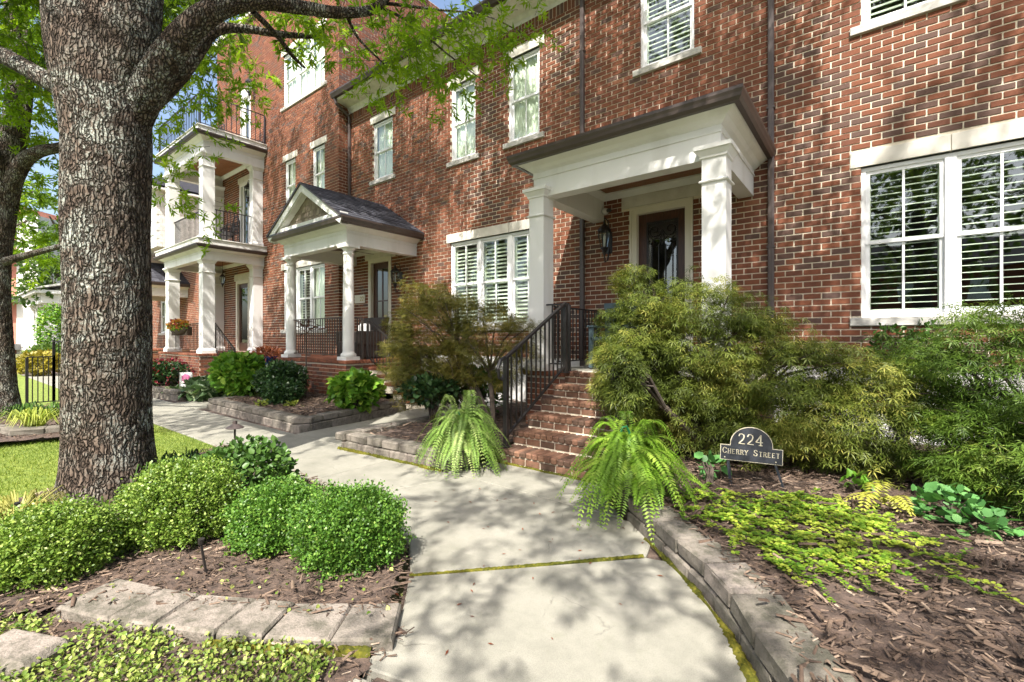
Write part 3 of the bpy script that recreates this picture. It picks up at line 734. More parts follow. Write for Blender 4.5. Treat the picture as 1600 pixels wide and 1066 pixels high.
# stair railings
def stair_rail(name, label, x, mat, sgn=1):
    pa = Vector((x, 4.00, .15)); pb_ = Vector((x, 5.26, .90))
    t = thing(name, label, 'railing', (x, 4.0, .15))
    ha, hb = 1.0, .93
    MB().bar(pa + Vector((0, -.03, ha - .02)), pb_ + Vector((0, 0, hb)), .045, .028).tube([(x, 3.98, 1.15), (x, 3.90, 1.12), (x, 3.86, 1.03), (x, 3.88, .93), (x, 3.93, .90), (x, 3.95, .96)], [.02, .02, .019, .017, .016, .013], 8).build('top_rail', mat, t, smooth=False)
    MB().bar(pa + Vector((0, 0, .12)), pb_ + Vector((0, 0, .10)), .03, .022).build('bottom_rail', mat, t)
    for q, h in ((pa, ha), (pb_, hb)):
        MB().bbox(x - .026, x + .026, q.y - .026, q.y + .026, q.z, q.z + h, .004).box(x - .05, x + .05, q.y - .05, q.y + .05, q.z + .002, q.z + .014).build('post', mat, t)
    me = MB().box(-.0085, .0085, -.0085, .0085, 0, .84).mesh('baluster', mat)
    for k in range(1, 13):
        q = pa.lerp(pb_, k / 13); o = bpy.data.objects.new('baluster', me); COL.objects.link(o); o.parent = t
        o.matrix_parent_inverse = Matrix.Translation(-t.location); o.location = q + Vector((0, 0, .115))
    return t
stair_rail('stair_railing', 'black iron stair railing on the left of the brick steps', -3.21, m_iron)
stair_rail('stair_railing', 'black iron stair railing on the right, mostly behind the lacy maple', -1.86, m_iron)
railing('porch_railing', 'short black iron railing on the porch left of the stair top', [((-3.595, 5.40, FL), (-3.24, 5.40, FL), .92, .1, 3, 0, 1), ((-3.72, 5.60, FL), (-3.72, 7.15, FL), .92, .1, 14, 0, 1)], m_iron, (-3.6, 5.4, FL))

# ================================================================ middle townhouse
hmid = thing('townhouse', 'red brick townhouse with small gabled porch on round white columns', 'house', (-8, 7.2, 0), 'brick townhouses along the walk')
XM = -11.3
W1, W2, W3 = (-10.2, -9.38), (-7.34, -6.60), (-5.72, -4.96); W4 = (-7.36, -6.52, -5.70, -4.88)
specs = [(W1, 5.43, 6.90), (W2, 5.25, 6.90), (W3, 5.25, 6.90), (W4, 1.62, 3.46)]
holes = []; blocks = []
for xs, a, b in specs:
    h, bl = win_rects(xs[0], xs[-1], a, b); holes.append(h); blocks += bl
holes.append((-10.39, -9.43, FL, 3.42)); blocks.append((-10.55, -9.27, 3.41, 3.62))
brick_wall(hmid, (0, YW), (1, 0), (0, -1), XM, XA, .12, 7.29, holes, blocks, 300, [(560, 850, 430, 700), (415, 665, 285, 700), (785, 1215, 135, 420), (540, 840, 0, 100)], wz=(-.1, 8.0), soldier=(7.30, 7.495))
window(hmid, W1, 5.43, 6.90, YW, curtain=(0,)); window(hmid, W2, 5.25, 6.90, YW, curtain=(0,)); window(hmid, W3, 5.25, 6.90, YW, curtain=(0,))
window(hmid, W4, 1.62, 3.46, YW, slats=(0, 1, 2), tilt=.55)
room(hmid, XM + .1, XA - .05, YW + .32, YW + 4, .9, 3.9, m_room); room(hmid, XM + .1, XA - .05, YW + .32, YW + 4, 4.3, 7.4, m_room)
MB().bbox(-10.54, -9.28, YW - .018, YW + .1, 3.425, 3.61, .004).build('lintel', m_stone, hmid)
m = MB()
for a, b, c, d in ((-10.385, -10.28, FL, 3.42), (-9.54, -9.435, FL, 3.42), (-10.28, -9.54, 3.31, 3.42)): m.box(a, b, YW - .02, YW + .10, c, d)
m.build('door_frame', m_trim, hmid)
m = MB(); dy = YW + .07
m.bbox(-10.28, -10.14, dy, dy + .045, FL + .02, 3.31, .004).bbox(-9.68, -9.54, dy, dy + .045, FL + .02, 3.31, .004).bbox(-10.14, -9.68, dy, dy + .045, 3.15, 3.31, .004).bbox(-10.14, -9.68, dy, dy + .045, FL + .02, 1.5, .004)
m.box(-9.925, -9.895, dy + .005, dy + .04, 1.5, 3.15).box(-10.14, -9.68, dy + .006, dy + .039, 2.31, 2.34)
door = m.build('front_door', m_doorw, hmid)
for a, b in ((-10.14, -9.925), (-9.895, -9.68)):
    for c, d in ((1.5, 2.31), (2.34, 3.15)): MB().box(a, b, dy + .02, dy + .025, c, d).build('pane', m_glass, door)
MB().box(-8.3, -3.99, YW - .035, YW - .003, -.2, .985).build('foundation', m_found, hmid)
# cornice and gutter along both houses
cp = [(.004, 7.48), (.012, 7.49), (.012, 7.56), (.05, 7.60), (.06, 7.64), (.40, 7.70), (.42, 7.75), (.42, 7.88)]
def cornice(house, xa, xb):
    m = MB(); n = len(cp)
    for i in range(n - 1):
        (o, z), (p, q) = cp[i], cp[i + 1]; m.quad((xa, YW - o, z), (xb, YW - o, z), (xb, YW - p, q), (xa, YW - p, q))
    m.poly([(xa, YW - o, z) for o, z in cp] + [(xa, YW, 7.88)]); c = m.build('cornice', m_whiteold, house)
    gpf = [(.423, 7.74), (.50, 7.745), (.52, 7.79), (.545, 7.84), (.545, 7.88), (.423, 7.88)]
    m = MB()
    for i in range(len(gpf)):
        (o, z), (p, q) = gpf[i], gpf[(i + 1) % len(gpf)]; m.quad((xa - .06, YW - o, z), (xb, YW - o, z), (xb, YW - p, q), (xa - .06, YW - p, q))
    m.poly([(xa - .06, YW - o, z) for o, z in gpf]).poly([(xb, YW - o, z) for o, z in gpf]); m.build('gutter', m_gutter, c)
    m = MB()
    for k in range(14):
        y0 = YW - .5 + k * .36; z = 7.885 + k * .20
        m.hexa([(xa, y0, z), (xb, y0, z), (xb, y0 + .42, z + .21), (xa, y0 + .42, z + .21), (xa, y0, z + .03), (xb, y0, z + .03), (xb, y0 + .42, z + .24), (xa, y0 + .42, z + .24)], rnd.uniform(.3, .7))
    m.build('roof', m_shingle, house)
cornice(hmid, XM + .02, XA - .002); cornice(h224, XA, XB)
downspout(hmid, -11.20, YW, .1, 7.35, elbow=[(-11.25, 6.75, 7.75), (-11.24, 6.78, 7.62), (-11.22, 7.0, 7.48), (-11.2, 7.14, 7.38), (-11.2, 7.15, 7.2)])
# gabled porch
def gable_porch(house, xL, xR, yF, yW, zb, zt, zr, shake=True):
    p = entablature(house, xL, xR, yF, yW, zb, zt, .12, .28, 'porch', ceil=zt - .02, ceil_mat=m_white)
    xl, xr, yf = xL - .27, xR + .27, yF - .27; xc = (xL + xR) / 2; ze = zt + .115
    for s, xe in ((-1, xl), (1, xr)):
        nrow = 13; m = MB()
        for k in range(nrow):
            a, b = k / nrow, (k + 1.35) / nrow; b = min(b, 1.0)
            x0, z0 = xe + (xc - xe) * a, ze + (zr - ze) * a; x1, z1 = xe + (xc - xe) * b, ze + (zr - ze) * b
            t0, t1 = .022, .004; y0 = yf - .03; ny = 12
            for j in range(ny):
                ya = y0 + (yW - y0) * j / ny; yb = y0 + (yW - y0) * (j + 1) / ny
                P = [(x0, ya, z0), (x0, yb, z0), (x1, yb, z1), (x1, ya, z1), (x0, ya, z0 + t0), (x0, yb, z0 + t0), (x1, yb, z1 + t1), (x1, ya, z1 + t1)]
                if s < 0: P = [P[1], P[0], P[3], P[2], P[5], P[4], P[7], P[6]]
                m.hexa(P, rnd.uniform(.1, .9))
        m.build('roof_slope', m_shingle, p)
        a = Vector((xe, 0, ze)); b = Vector((xc, 0, zr)); d = (b - a).normalized(); nrm = Vector((-d.z, 0, d.x)) * (1 if s < 0 else -1)
        def strip(o0, o1, y0, y1, nm, mt):
            q0, q1 = a + nrm * o0 + d * .0, b + nrm * o0; q2, q3 = a + nrm * o1, b + nrm * o1
            # plumb cut at the ridge
            q1 = a + d * ((xc - a.x - (nrm * o0).x) / d.x) + nrm * o0; q3 = a + d * ((xc - a.x - (nrm * o1).x) / d.x) + nrm * o1
            P = [(q2.x, y0, q2.z), (q3.x, y0, q3.z), (q3.x, y1, q3.z), (q2.x, y1, q2.z), (q0.x, y0, q0.z), (q1.x, y0, q1.z), (q1.x, y1, q1.z), (q0.x, y1, q0.z)]
            MB().hexa(P).build(nm, mt, p)
        strip(-.004, -.17, yf + .0, yf + .035, 'rake_board', m_white)
        strip(-.002, -.03, yf - .028, yf - .001, 'drip_edge', m_gutter)
        strip(-.165, -.19, yf + .03, yf + .20, 'rake_soffit', m_white)
    MB().box(xl + .1, xr - .1, yf + .03, yf + .20, ze - .02, ze + .10).build('gable_sill', m_white, p)
    # shakes in the gable, each one a piece
    yy = yf + .17; hh = zr - .22 - (ze + .1); half = (xr - xl) / 2 * hh / (zr - ze)
    MB().poly([(xc - half * 1.1, yy + .02, ze + .05), (xc + half * 1.1, yy + .02, ze + .05), (xc, yy + .02, zr - .1)]).build('gable_backing', m_shake, p)
    r = 0; z = ze + .10
    while z < zr - .24:
        wid = half * (1 - (z - ze - .1) / hh); x = -wid - .05 + (r % 2) * .07
        while x < wid:
            ww = rnd.uniform(.11, .16); x2 = min(x + ww, wid)
            if x2 - x > .03: MB().hexa([(xc + x + .003, yy - .006, z), (xc + x2 - .003, yy - .006, z), (xc + x2 - .003, yy + .018, z), (xc + x + .003, yy + .018, z), (xc + x + .003, yy + .004, z + .15), (xc + x2 - .003, yy + .004, z + .15), (xc + x2 - .003, yy + .018, z + .15), (xc + x + .003, yy + .018, z + .15)], rnd.random()).build('shake', m_shake, p)
            x += ww
        z += .135; r += 1
    return p
def round_column(parent, x, y, z0, z1, r=.115):
    m = MB().lathe(x, y, [(r * 1.30, z0 + .07), (r * 1.38, z0 + .10), (r * 1.30, z0 + .135), (r * 1.06, z0 + .15), (r * 1.0, z0 + .19), (r, z0 + (z1 - z0) * .35), (r * .86, z1 - .22), (r * .86, z1 - .20), (r * .98, z1 - .19), (r * .98, z1 - .165), (r * .86, z1 - .155), (r * .86, z1 - .12), (r * 1.1, z1 - .085), (r * 1.25, z1 - .06)], 28)
    o = m.build('column', m_white, parent, smooth=True)
    q = r * 1.42
    MB().box(x - q, x + q, y - q, y + q, z0, z0 + .072).box(x - q, x + q, y - q, y + q, z1 - .06, z1).build('column_plinth', m_white, parent)
    return o
pm = gable_porch(hmid, -11.12, -8.48, 5.35, YW - .004, 3.30, 3.68, 4.76)
round_column(pm, -8.60, 5.47, FL, 3.30); round_column(pm, -11.02, 5.47, FL, 3.30)
def brick_base(house, x0, x1, y0, y1, z1, stepside=None, name='porch_base'):
    b = MB().box(x0 + .012, x1 - .012, y0 + .012, y1, -.1, z1 - .075).build(name, m_mortar, house); m = MB()
    for r in wall_bricks(x0, x1, .02, z1 - .08, [], []): m.box(r[0], r[1], y0, y0 + .02, r[2], r[3], tone_pick(), (4,))
    for r in wall_bricks(y0 + .01, y1, .02, z1 - .08, [], [], .05):
        m.box(x1 - .02, x1, r[0], r[1], r[2], r[3], tone_pick()); m.box(x0, x0 + .02, r[0], r[1], r[2], r[3], tone_pick())
    o = m.build('brickwork', m_brick, b); o['kind'] = 'stuff'
    m = MB(); n = int((x1 - x0) / .078); st = (x1 - x0 + .06) / n
    for k in range(n): m.bbox(x0 - .03 + k * st + .004, x0 - .03 + (k + 1) * st - .004, y0 - .03, y0 + .17, z1 - .068, z1, .007, tone_pick() * .8 + .2)
    n = int((y1 - y0) / .078); st = (y1 - y0 - .17) / n
    for k in range(n): m.bbox(x1 - .17, x1 + .03, y0 + .17 + k * st + .004, y0 + .17 + (k + 1) * st - .004, z1 - .068, z1, .007, tone_pick() * .8 + .2)
    m.box(x0, x1 - .175, y0 + .175, y1, z1 - .074, z1 - .01, .6); m.build('rowlock_edge', m_brick, b); return b
brick_base(hmid, -11.24, -8.36, 5.26, YW - .01, FL)
m = MB(); ms = MB()
for k in range(5):
    x = -8.33 + (k + 1) * .27; z = FL - .15 * (k + 1)
    ms.box(-8.35, x - .02, 5.80, 6.98, -.05, z - .06)
    n = 15
    for j in range(n): m.bbox(x - .30, x, 5.78 + j * .08 + .004, 5.78 + (j + 1) * .08 - .004, z - .062, z, .008, tone_pick() * .8 + .2)
st = ms.build('steps', m_mortar, hmid); m.build('tread_bricks', m_brick, st)
railing('porch_railing', 'bronze railing between the round columns of the gabled porch', [((-10.88, 5.47, FL), (-8.73, 5.47, FL), .89, .10, 21, 0, 0), ((-8.60, 5.62, FL), (-8.60, 5.80, FL), .89, .10, 2, 0, 1)], m_railbrown, (-9.8, 5.47, FL))
t = railing('stair_railing', 'low black iron railing beside the steps of the gabled porch', [((-8.45, 5.83, .86), (-7.06, 5.83, .10), .90, .12, 12, 1, 1)], m_iron, (-7.8, 5.83, .1))
# ================================================================ tall townhouse with stacked balconies
hl = thing('townhouse', 'three-storey red brick townhouse with stacked white balconies', 'house', (-15, 6.9, 0), 'brick townhouses along the walk')
YL = 6.9; XL0 = -19.6
sp = [((-14.4, -13.6, -12.8, -12.0), 1.62, 3.46), ((-14.3, -13.63), 5.30, 6.80), ((-12.67, -12.0), 5.30, 6.80), ((-14.4, -13.6, -12.8, -12.0), 8.50, 10.1)]
holes = []; blocks = []
for xs, a, b in sp:
    h, bl = win_rects(xs[0], xs[-1], a, b); holes.append(h); blocks += bl
doors = [(-17.9, -16.8, FL, 3.40), (-17.6, -16.8, 4.36, 6.80), (-17.5, -16.7, 7.62, 9.85)]
for a, b, c, d in doors: holes.append((a, b, c, d)); blocks.append((a - .12, b + .12, d - .01, d + .21))
brick_wall(hl, (0, YL), (1, 0), (0, -1), XL0, XM, .12, 12.3, holes, blocks, wz=(-.1, 12.3))
brick_wall(hl, (XM, YL), (0, 1), (1, 0), 0, .30, .12, 7.9, name='return_wall')
brick_wall(hl, (XM, YL), (0, 1), (1, 0), 0, 6.0, 7.9, 12.3, name='upper_side_wall')
for xs, a, b in sp: window(hl, xs, a, b, YL, curtain=tuple(range(len(xs) - 1)) if a > 5 else (0, 2), slats=() if a > 5 else (1,))
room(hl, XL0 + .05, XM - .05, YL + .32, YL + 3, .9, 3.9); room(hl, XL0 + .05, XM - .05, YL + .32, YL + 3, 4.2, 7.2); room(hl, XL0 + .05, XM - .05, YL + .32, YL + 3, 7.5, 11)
for i, (a, b, c, d) in enumerate(doors):
    MB().bbox(a - .11, b + .11, YL - .018, YL + .1, d + .008, d + .195, .004).build('lintel', m_stone, hl)
    m = MB().box(a + .003, a + .12, YL - .01, YL + .10, c, d).box(b - .12, b - .003, YL - .01, YL + .10, c, d).box(a + .12, b - .12, YL - .01, YL + .10, d - .12, d)
    m.build('door_frame', m_trim if i == 0 else m_white, hl)
    dm = m_doorw if i == 0 else m_white
    m = MB().box(a + .12, a + .24, YL + .06, YL + .1, c, d - .12).box(b - .24, b - .12, YL + .06, YL + .1, c, d - .12).box(a + .24, b - .24, YL + .06, YL + .1, d - .26, d - .12).box(a + .24, b - .24, YL + .06, YL + .1, c, c + .3)
    dr = m.build('door', dm, hl); MB().box(a + .24, b - .24, YL + .075, YL + .08, c + .3, d - .26).build('pane', m_glass, dr)
m = MB().box(XL0 - .15, XM + .12, YL - .12, YL + 3, 12.3, 12.5).build('parapet_cap', m_stone, hl)
# decks
xl, xr, yf = -19.26, -15.68, 5.15
def deck(zb, zt, ztop, nm):
    p = entablature(hl, xl, xr, yf, YL - .004, zb, zt, .09, .26, nm, ceil=zt - .03)
    MB().box(xl - .20, xr + .20, yf - .20, YL - .006, zt + .095, ztop - .03).bbox(xl - .23, xr + .23, yf - .23, YL - .006, ztop - .03, ztop, .006).build('deck', m_whiteold, p)
    return p
d1 = deck(3.74, 4.06, 4.34, 'lower_balcony'); d2 = deck(6.93, 7.38, 7.64, 'upper_balcony')
for z0, z1, dk in ((FL, 3.76, d1), (4.34, 6.95, d2)):
    for a, b, c, d in ((-16.07, -15.75, 5.16, 5.48), (-19.17, -18.85, 5.16, 5.48), (-16.03, -15.75, 6.58, 6.88), (-19.2, -18.9, 6.58, 6.88)):
        square_column(dk, a, b, c, d, z0, z1, .42)
brick_base(hl, -19.32, -15.60, 5.02, YL - .01, FL)
m = MB(); ms = MB()
for k in range(5):
    x = -15.58 + (k + 1) * .27; z = FL - .15 * (k + 1); ms.box(-15.6, x - .02, 5.45, 6.7, -.05, z - .06)
    for j in range(16): m.bbox(x - .30, x, 5.43 + j * .08 + .004, 5.43 + (j + 1) * .08 - .004, z - .062, z, .008, tone_pick() * .8 + .2)
st = ms.build('steps', m_mortar, hl); m.build('tread_bricks', m_brick, st)
G = 'black balcony railings of the tall townhouse'
railing('balcony_railing', 'black railing round the middle balcony, between white posts', [((-15.91, 5.48, 4.34), (-15.91, 6.58, 4.34), .98, .09, 10, 0, 0), ((-18.85, 5.32, 4.34), (-16.07, 5.32, 4.34), .98, .09, 24, 0, 0)], m_iron, (-16, 5.3, 4.34), G)
railing('balcony_railing', 'thin black railing round the open top balcony', [((-15.55, 5.02, 7.64), (-15.55, 6.85, 7.64), .95, .07, 12, 2, 1), ((-19.3, 5.02, 7.64), (-15.55, 5.02, 7.64), .95, .07, 26, 1, 0)], m_iron, (-16, 5.1, 7.64), G)
railing('porch_railing', 'black ground-floor porch railing holding the flower basket', [((-18.85, 5.32, FL), (-16.07, 5.32, FL), .92, .09, 22, 0, 0)], m_iron, (-17, 5.3, FL), G)
railing('stair_railing', 'black railing sloping down the side steps of the tall townhouse', [((-15.80, 5.50, FL), (-14.35, 5.50, .12), .92, .1, 12, 1, 1)], m_iron, (-15, 5.5, .1), G)

# ================================================================ next house on the left (seen between trunk and balconies)
hf = thing('townhouse', 'farther brick townhouse with white shingled upper storey and dark porch roof', 'house', (-24, 7.2, 0), 'brick townhouses along the walk')
h1, b1 = win_rects(-21.6, -20.7, 1.62, 3.2); h2, b2 = win_rects(-27.6, -26.7, 1.62, 3.2)
brick_wall(hf, (0, YW), (1, 0), (0, -1), -30.5, XL0 - .01, .12, 7.2, [h1, h2], b1 + b2, wz=(-.1, 7.2))
window(hf, (-21.6, -20.7), 1.62, 3.2, YW, curtain=(0,)); window(hf, (-27.6, -26.7), 1.62, 3.2, YW, curtain=(0,))
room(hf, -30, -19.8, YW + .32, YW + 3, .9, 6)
pf = gable_porch(hf, -27.0, -23.7, 5.35, YW - .004, 3.15, 3.6, 4.75)
round_column(pf, -23.85, 5.47, FL, 3.15, .14); round_column(pf, -26.85, 5.47, FL, 3.15, .14)
brick_base(hf, -27.1, -23.5, 5.26, YW - .01, FL)
m = MB().box(-27.3, -22.4, 5.7, 9, 5.0, 7.25); m.build('upper_storey', m_white, hf)
m = MB()
for r in range(14):
    for k in range(16):
        y = 5.72 + k * .2 + (r % 2) * .1; m.box(-22.40, -22.385 + rnd.uniform(0, .006), y + .004, y + .196, 5.03 + r * .16, 5.185 + r * .16, rnd.random())
m.build('shingles', m_whiteold, hf)['kind'] = 'stuff'
m = MB().box(-27.7, -22.1, 5.35, 9.2, 7.25, 7.33).box(-27.75, -22.05, 5.27, 5.36, 7.28, 7.42); m.build('eave', m_white, hf)
MB().hexa([(-27.7, 5.3, 7.42), (-22.1, 5.3, 7.42), (-22.1, 9.5, 7.42), (-27.7, 9.5, 7.42), (-27.0, 7.3, 8.9), (-22.8, 7.3, 8.9), (-22.8, 7.5, 8.9), (-27.0, 7.5, 8.9)]).build('roof', m_shingle, hf)
for x in (-26.6, -25.4, -24.2, -23.2): window(hf, (x, x + .62), 5.5, 6.7, 5.63, lint=False, sill=False, curtain=(0,))
hf2 = MB().box(-31, -27.5, 7.8, 9, 7.2, 9.6); hf2.build('rear_block', m_brick, hf)

# ================================================================ far buildings on the left
wh = thing('white_house', 'white house with paired porch columns behind the big trunk', 'house', (-38, 8, 0))
A = at(62, 600, 33); ax, ay = A.x, A.y
m = MB().box(ax - 1, ax + 9, ay + 2.2, ay + 9, -.3, 9.5); m.build('wall', m_white, wh)
MB().box(ax - .9, ax + 6, ay - .6, ay + 2.2, 3.6, 4.2).box(ax - 1.2, ax + 6.3, ay - .9, ay + 2.2, 4.2, 4.4).build('porch_beam', m_white, wh)
for i in range(5): MB().ring(ax - .5 + i * 1.3, ax + .0 + i * 1.3, ay - .3, ay + .2, [(.1, .2), (.1, .5), (0, .55), (0, 3.3), (.1, 3.45), (.1, 3.6)]).build('column', m_white, wh)
MB().hexa([(ax - 1.3, ay - 1.0, 4.41), (ax + 6.4, ay - 1.0, 4.41), (ax + 6.4, ay + 2.2, 5.3), (ax - 1.3, ay + 2.2, 5.3), (ax - 1.3, ay - 1.0, 4.5), (ax + 6.4, ay - 1.0, 4.5), (ax + 6.4, ay + 2.2, 5.5), (ax - 1.3, ay + 2.2, 5.5)]).build('porch_roof', m_whiteold, wh)
for i in range(2):
    for k in range(3):
        m = MB().box(ax + .4 + k * 2, ax + 1.4 + k * 2, ay + 2.15, ay + 2.19, .9 + i * 5, 2.8 + i * 5); f = m.build('window', m_vinyl, wh)
        MB().box(ax + .5 + k * 2, ax + 1.3 + k * 2, ay + 2.12, ay + 2.14, 1.0 + i * 5, 2.7 + i * 5).build('pane', m_glass, f)
m_salmon = plain('salmon_stucco', (.42, .16, .11), (.48, .20, .14), 2, .85, .1, 40)
m_cream = plain('cream_stucco', (.60, .58, .54), (.66, .64, .60), 2, .85)
m_grey = plain('grey_trim', (.26, .26, .28), (.32, .32, .34), 2, .6)
ap = thing('apartment_block', 'far salmon and cream apartment block with grey balconies', 'building', tuple(at(25, 560, 44)))
B = at(55, 560, 44); d = Vector((-ST * .2 - CT, -ST + CT * .2, 0)).normalized(); n_ = Vector((ST, -CT, 0))     # front runs across the view
dirx = Vector((CT, ST, 0))
def abox(m, s0, s1, t0, t1, z0, z1, tone=.5):                # s along the front, t outward
    o = Vector((B.x, B.y, 0)); f = Vector((ST, -CT, 0))
    P = [o + dirx * s + f * t for s, t in ((s0, t1), (s1, t1), (s1, t0), (s0, t0))]
    m.hexa([(p.x, p.y, z0) for p in P] + [(p.x, p.y, z1) for p in P], tone); return m
abox(MB(), -12, -1.4, -6, 0, -.5, 14).build('wall', m_salmon, ap); abox(MB(), -1.4, .6, -6, .35, -.5, 13).build('corner_tower', m_cream, ap)
abox(MB(), -2.6, -1.45, -6, .1, 8.3, 13.5).build('upper_bay', m_salmon, ap)
for i, z in enumerate((-.9, 3.6, 7.9)):
    b = abox(MB(), -8, -1.0, 0, 1.5, z + 1.2, z + 1.75).build('balcony', m_grey, ap)
    m = MB()
    for k in range(34): abox(m, -7.9 + k * .2, -7.87 + k * .2, 1.42, 1.45, z + 1.75, z + 2.8)
    abox(m, -8, -1.0, 1.40, 1.46, z + 2.8, z + 2.88); m.build('balcony_railing', m_whiteold, b)
    for k in range(2):
        w_ = abox(MB(), -6.6 + k * 2.6, -5.2 + k * 2.6, 0, .05, z + 1.9, z + 4.2).build('window', m_vinyl, ap); abox(MB(), -6.5 + k * 2.6, -5.3 + k * 2.6, .05, .07, z + 2.0, z + 4.1).build('pane', m_glass, w_)
# house across the street (seen only in the window panes)
op = thing('brick_house', 'brick house across the street, seen only reflected in panes', 'house', (4, -34, 0))
m = MB().box(-16, 22, -38, -33, -.3, 6.5); m.build('wall', m_brick, op)
MB().hexa([(-16.5, -38.5, 6.5), (22.5, -38.5, 6.5), (22.5, -32.4, 6.5), (-16.5, -32.4, 6.5), (-14, -36, 9), (20, -36, 9), (20, -35, 9), (-14, -35, 9)]).build('roof', m_shingle, op)
for k in range(9):
    for z in (1.0, 4.2):
        f = MB().box(-14 + k * 3.9, -12.7 + k * 3.9, -33, -32.95, z, z + 1.6).build('window', m_vinyl, op); MB().box(-13.9 + k * 3.9, -12.8 + k * 3.9, -32.95, -32.93, z + .1, z + 1.5).build('pane', m_glass, f)

# ================================================================ lamps, furniture and fittings
def lantern(name, label, p, hang=False, s=1.0, wall=(0, -1), chain=.5):
    """p: lamp centre; wall lamps have a plate behind them."""
    t = thing(name, label, 'lantern', p); x, y, z = p
    m = MB().lathe(x, y, [(.012 * s, z + .26 * s), (.02 * s, z + .22 * s), (.03 * s, z + .20 * s), (.085 * s, z + .14 * s), (.10 * s, z + .115 * s), (.10 * s, z + .10 * s)], 8)
    m.build('cap', m_iron, t)
    g = MB().lathe(x, y, [(.082 * s, z + .10 * s), (.085 * s, z + .02 * s), (.052 * s, z - .13 * s)], 8, caps=False).build('glass', m_glass, t)
    m = MB()
    for k in range(8):
        a = 2 * math.pi * k / 8; c_, s_ = math.cos(a), math.sin(a)
        m.tube([(x + .085 * s * c_, y + .085 * s * s_, z + .10 * s), (x + .088 * s * c_, y + .088 * s * s_, z + .02 * s), (x + .054 * s * c_, y + .054 * s * s_, z - .13 * s)], .006 * s, 5)
    m.lathe(x, y, [(.056 * s, z - .13 * s), (.06 * s, z - .15 * s), (.03 * s, z - .18 * s), (.035 * s, z - .20 * s), (.012 * s, z - .25 * s), (.004 * s, z - .28 * s)], 8)
    m.build('cage', m_iron, t)
    MB().lathe(x, y, [(.016 * s, z - .12 * s), (.018 * s, z + .02 * s), (.006 * s, z + .06 * s)], 8).build('candle', m_white, t)
    if hang: MB().tube([(x, y, z + .26 * s), (x, y, z + chain)], .006, 6).lathe(x, y, [(.05, z + chain), (.06, z + chain + .02)], 12).build('chain', m_iron, t)
    else:
        wy_ = p[1] + .17 * s
        MB().bbox(x - .05 * s, x + .05 * s, wy_ - .02, wy_, z - .20 * s, z + .12 * s, .008).tube([(x, wy_ - .01, z - .10 * s), (x, wy_ - .06 * s, z - .30 * s), (x, y + .02 * s, z - .34 * s), (x, y, z - .27 * s)], .011 * s, 6).tube([(x, wy_, z + .06 * s), (x, wy_ - .05, z + .27 * s), (x, y, z + .30 * s), (x, y, z + .25 * s)], .009 * s, 6).build('bracket', m_iron, t)
    return t
pL = at(953, 375, 7.55)
lantern('wall_lantern', 'black wall lantern left of the iron-glass front door', (-3.52, YW - .19, 3.03), s=1.15)
lantern('wall_lantern', 'black wall lantern right of the gabled-porch door', (-9.05, YW - .19, 2.85), s=1.1)
lantern('wall_lantern', 'black wall lantern beside the middle balcony door', (-16.45, YL - .19, 6.25), s=1.3)
lantern('wall_lantern', 'black wall lantern beside the top balcony door', (-16.35, YL - .19, 9.75), s=1.3)
lantern('pendant_lantern', 'black pendant lantern hanging under the lower balcony', (-16.75, 6.05, 3.28), hang=True, s=.9, chain=.74)
t = thing('security_camera', 'small white dome camera under the portico beam', 'camera', (-3.56, YW - .08, 3.50))
MB().lathe(-3.56, YW - .08, [(.02, 3.46), (.05, 3.475), (.06, 3.51), (.05, 3.55), (.02, 3.565)], 14).build('housing', m_white, t, smooth=True)
MB().tube([(-3.50, YW - .10, 3.51), (-3.45, YW - .13, 3.50)], .032, 10).build('lens', m_iron, t)
# ceiling fan under the gabled porch
t = thing('ceiling_fan', 'brown ceiling fan under the gabled porch', 'fan', (-9.7, 6.2, 3.5))
MB().lathe(-9.7, 6.2, [(.02, 3.65), (.02, 3.48), (.09, 3.46), (.10, 3.40), (.05, 3.36)], 14).build('motor', m_gutter, t)
for k in range(5):
    a = k * 2 * math.pi / 5 + .3; c_, s_ = math.cos(a), math.sin(a)
    q = lambda r, w_, z: (-9.7 + c_ * r - s_ * w_, 6.2 + s_ * r + c_ * w_, z)
    MB().hexa([q(.10, -.05, 3.42), q(.62, -.07, 3.42), q(.62, .07, 3.44), q(.10, .05, 3.44), q(.10, -.05, 3.428), q(.62, -.07, 3.428), q(.62, .07, 3.448), q(.10, .05, 3.448)]).build('blade', m_doorw, t)
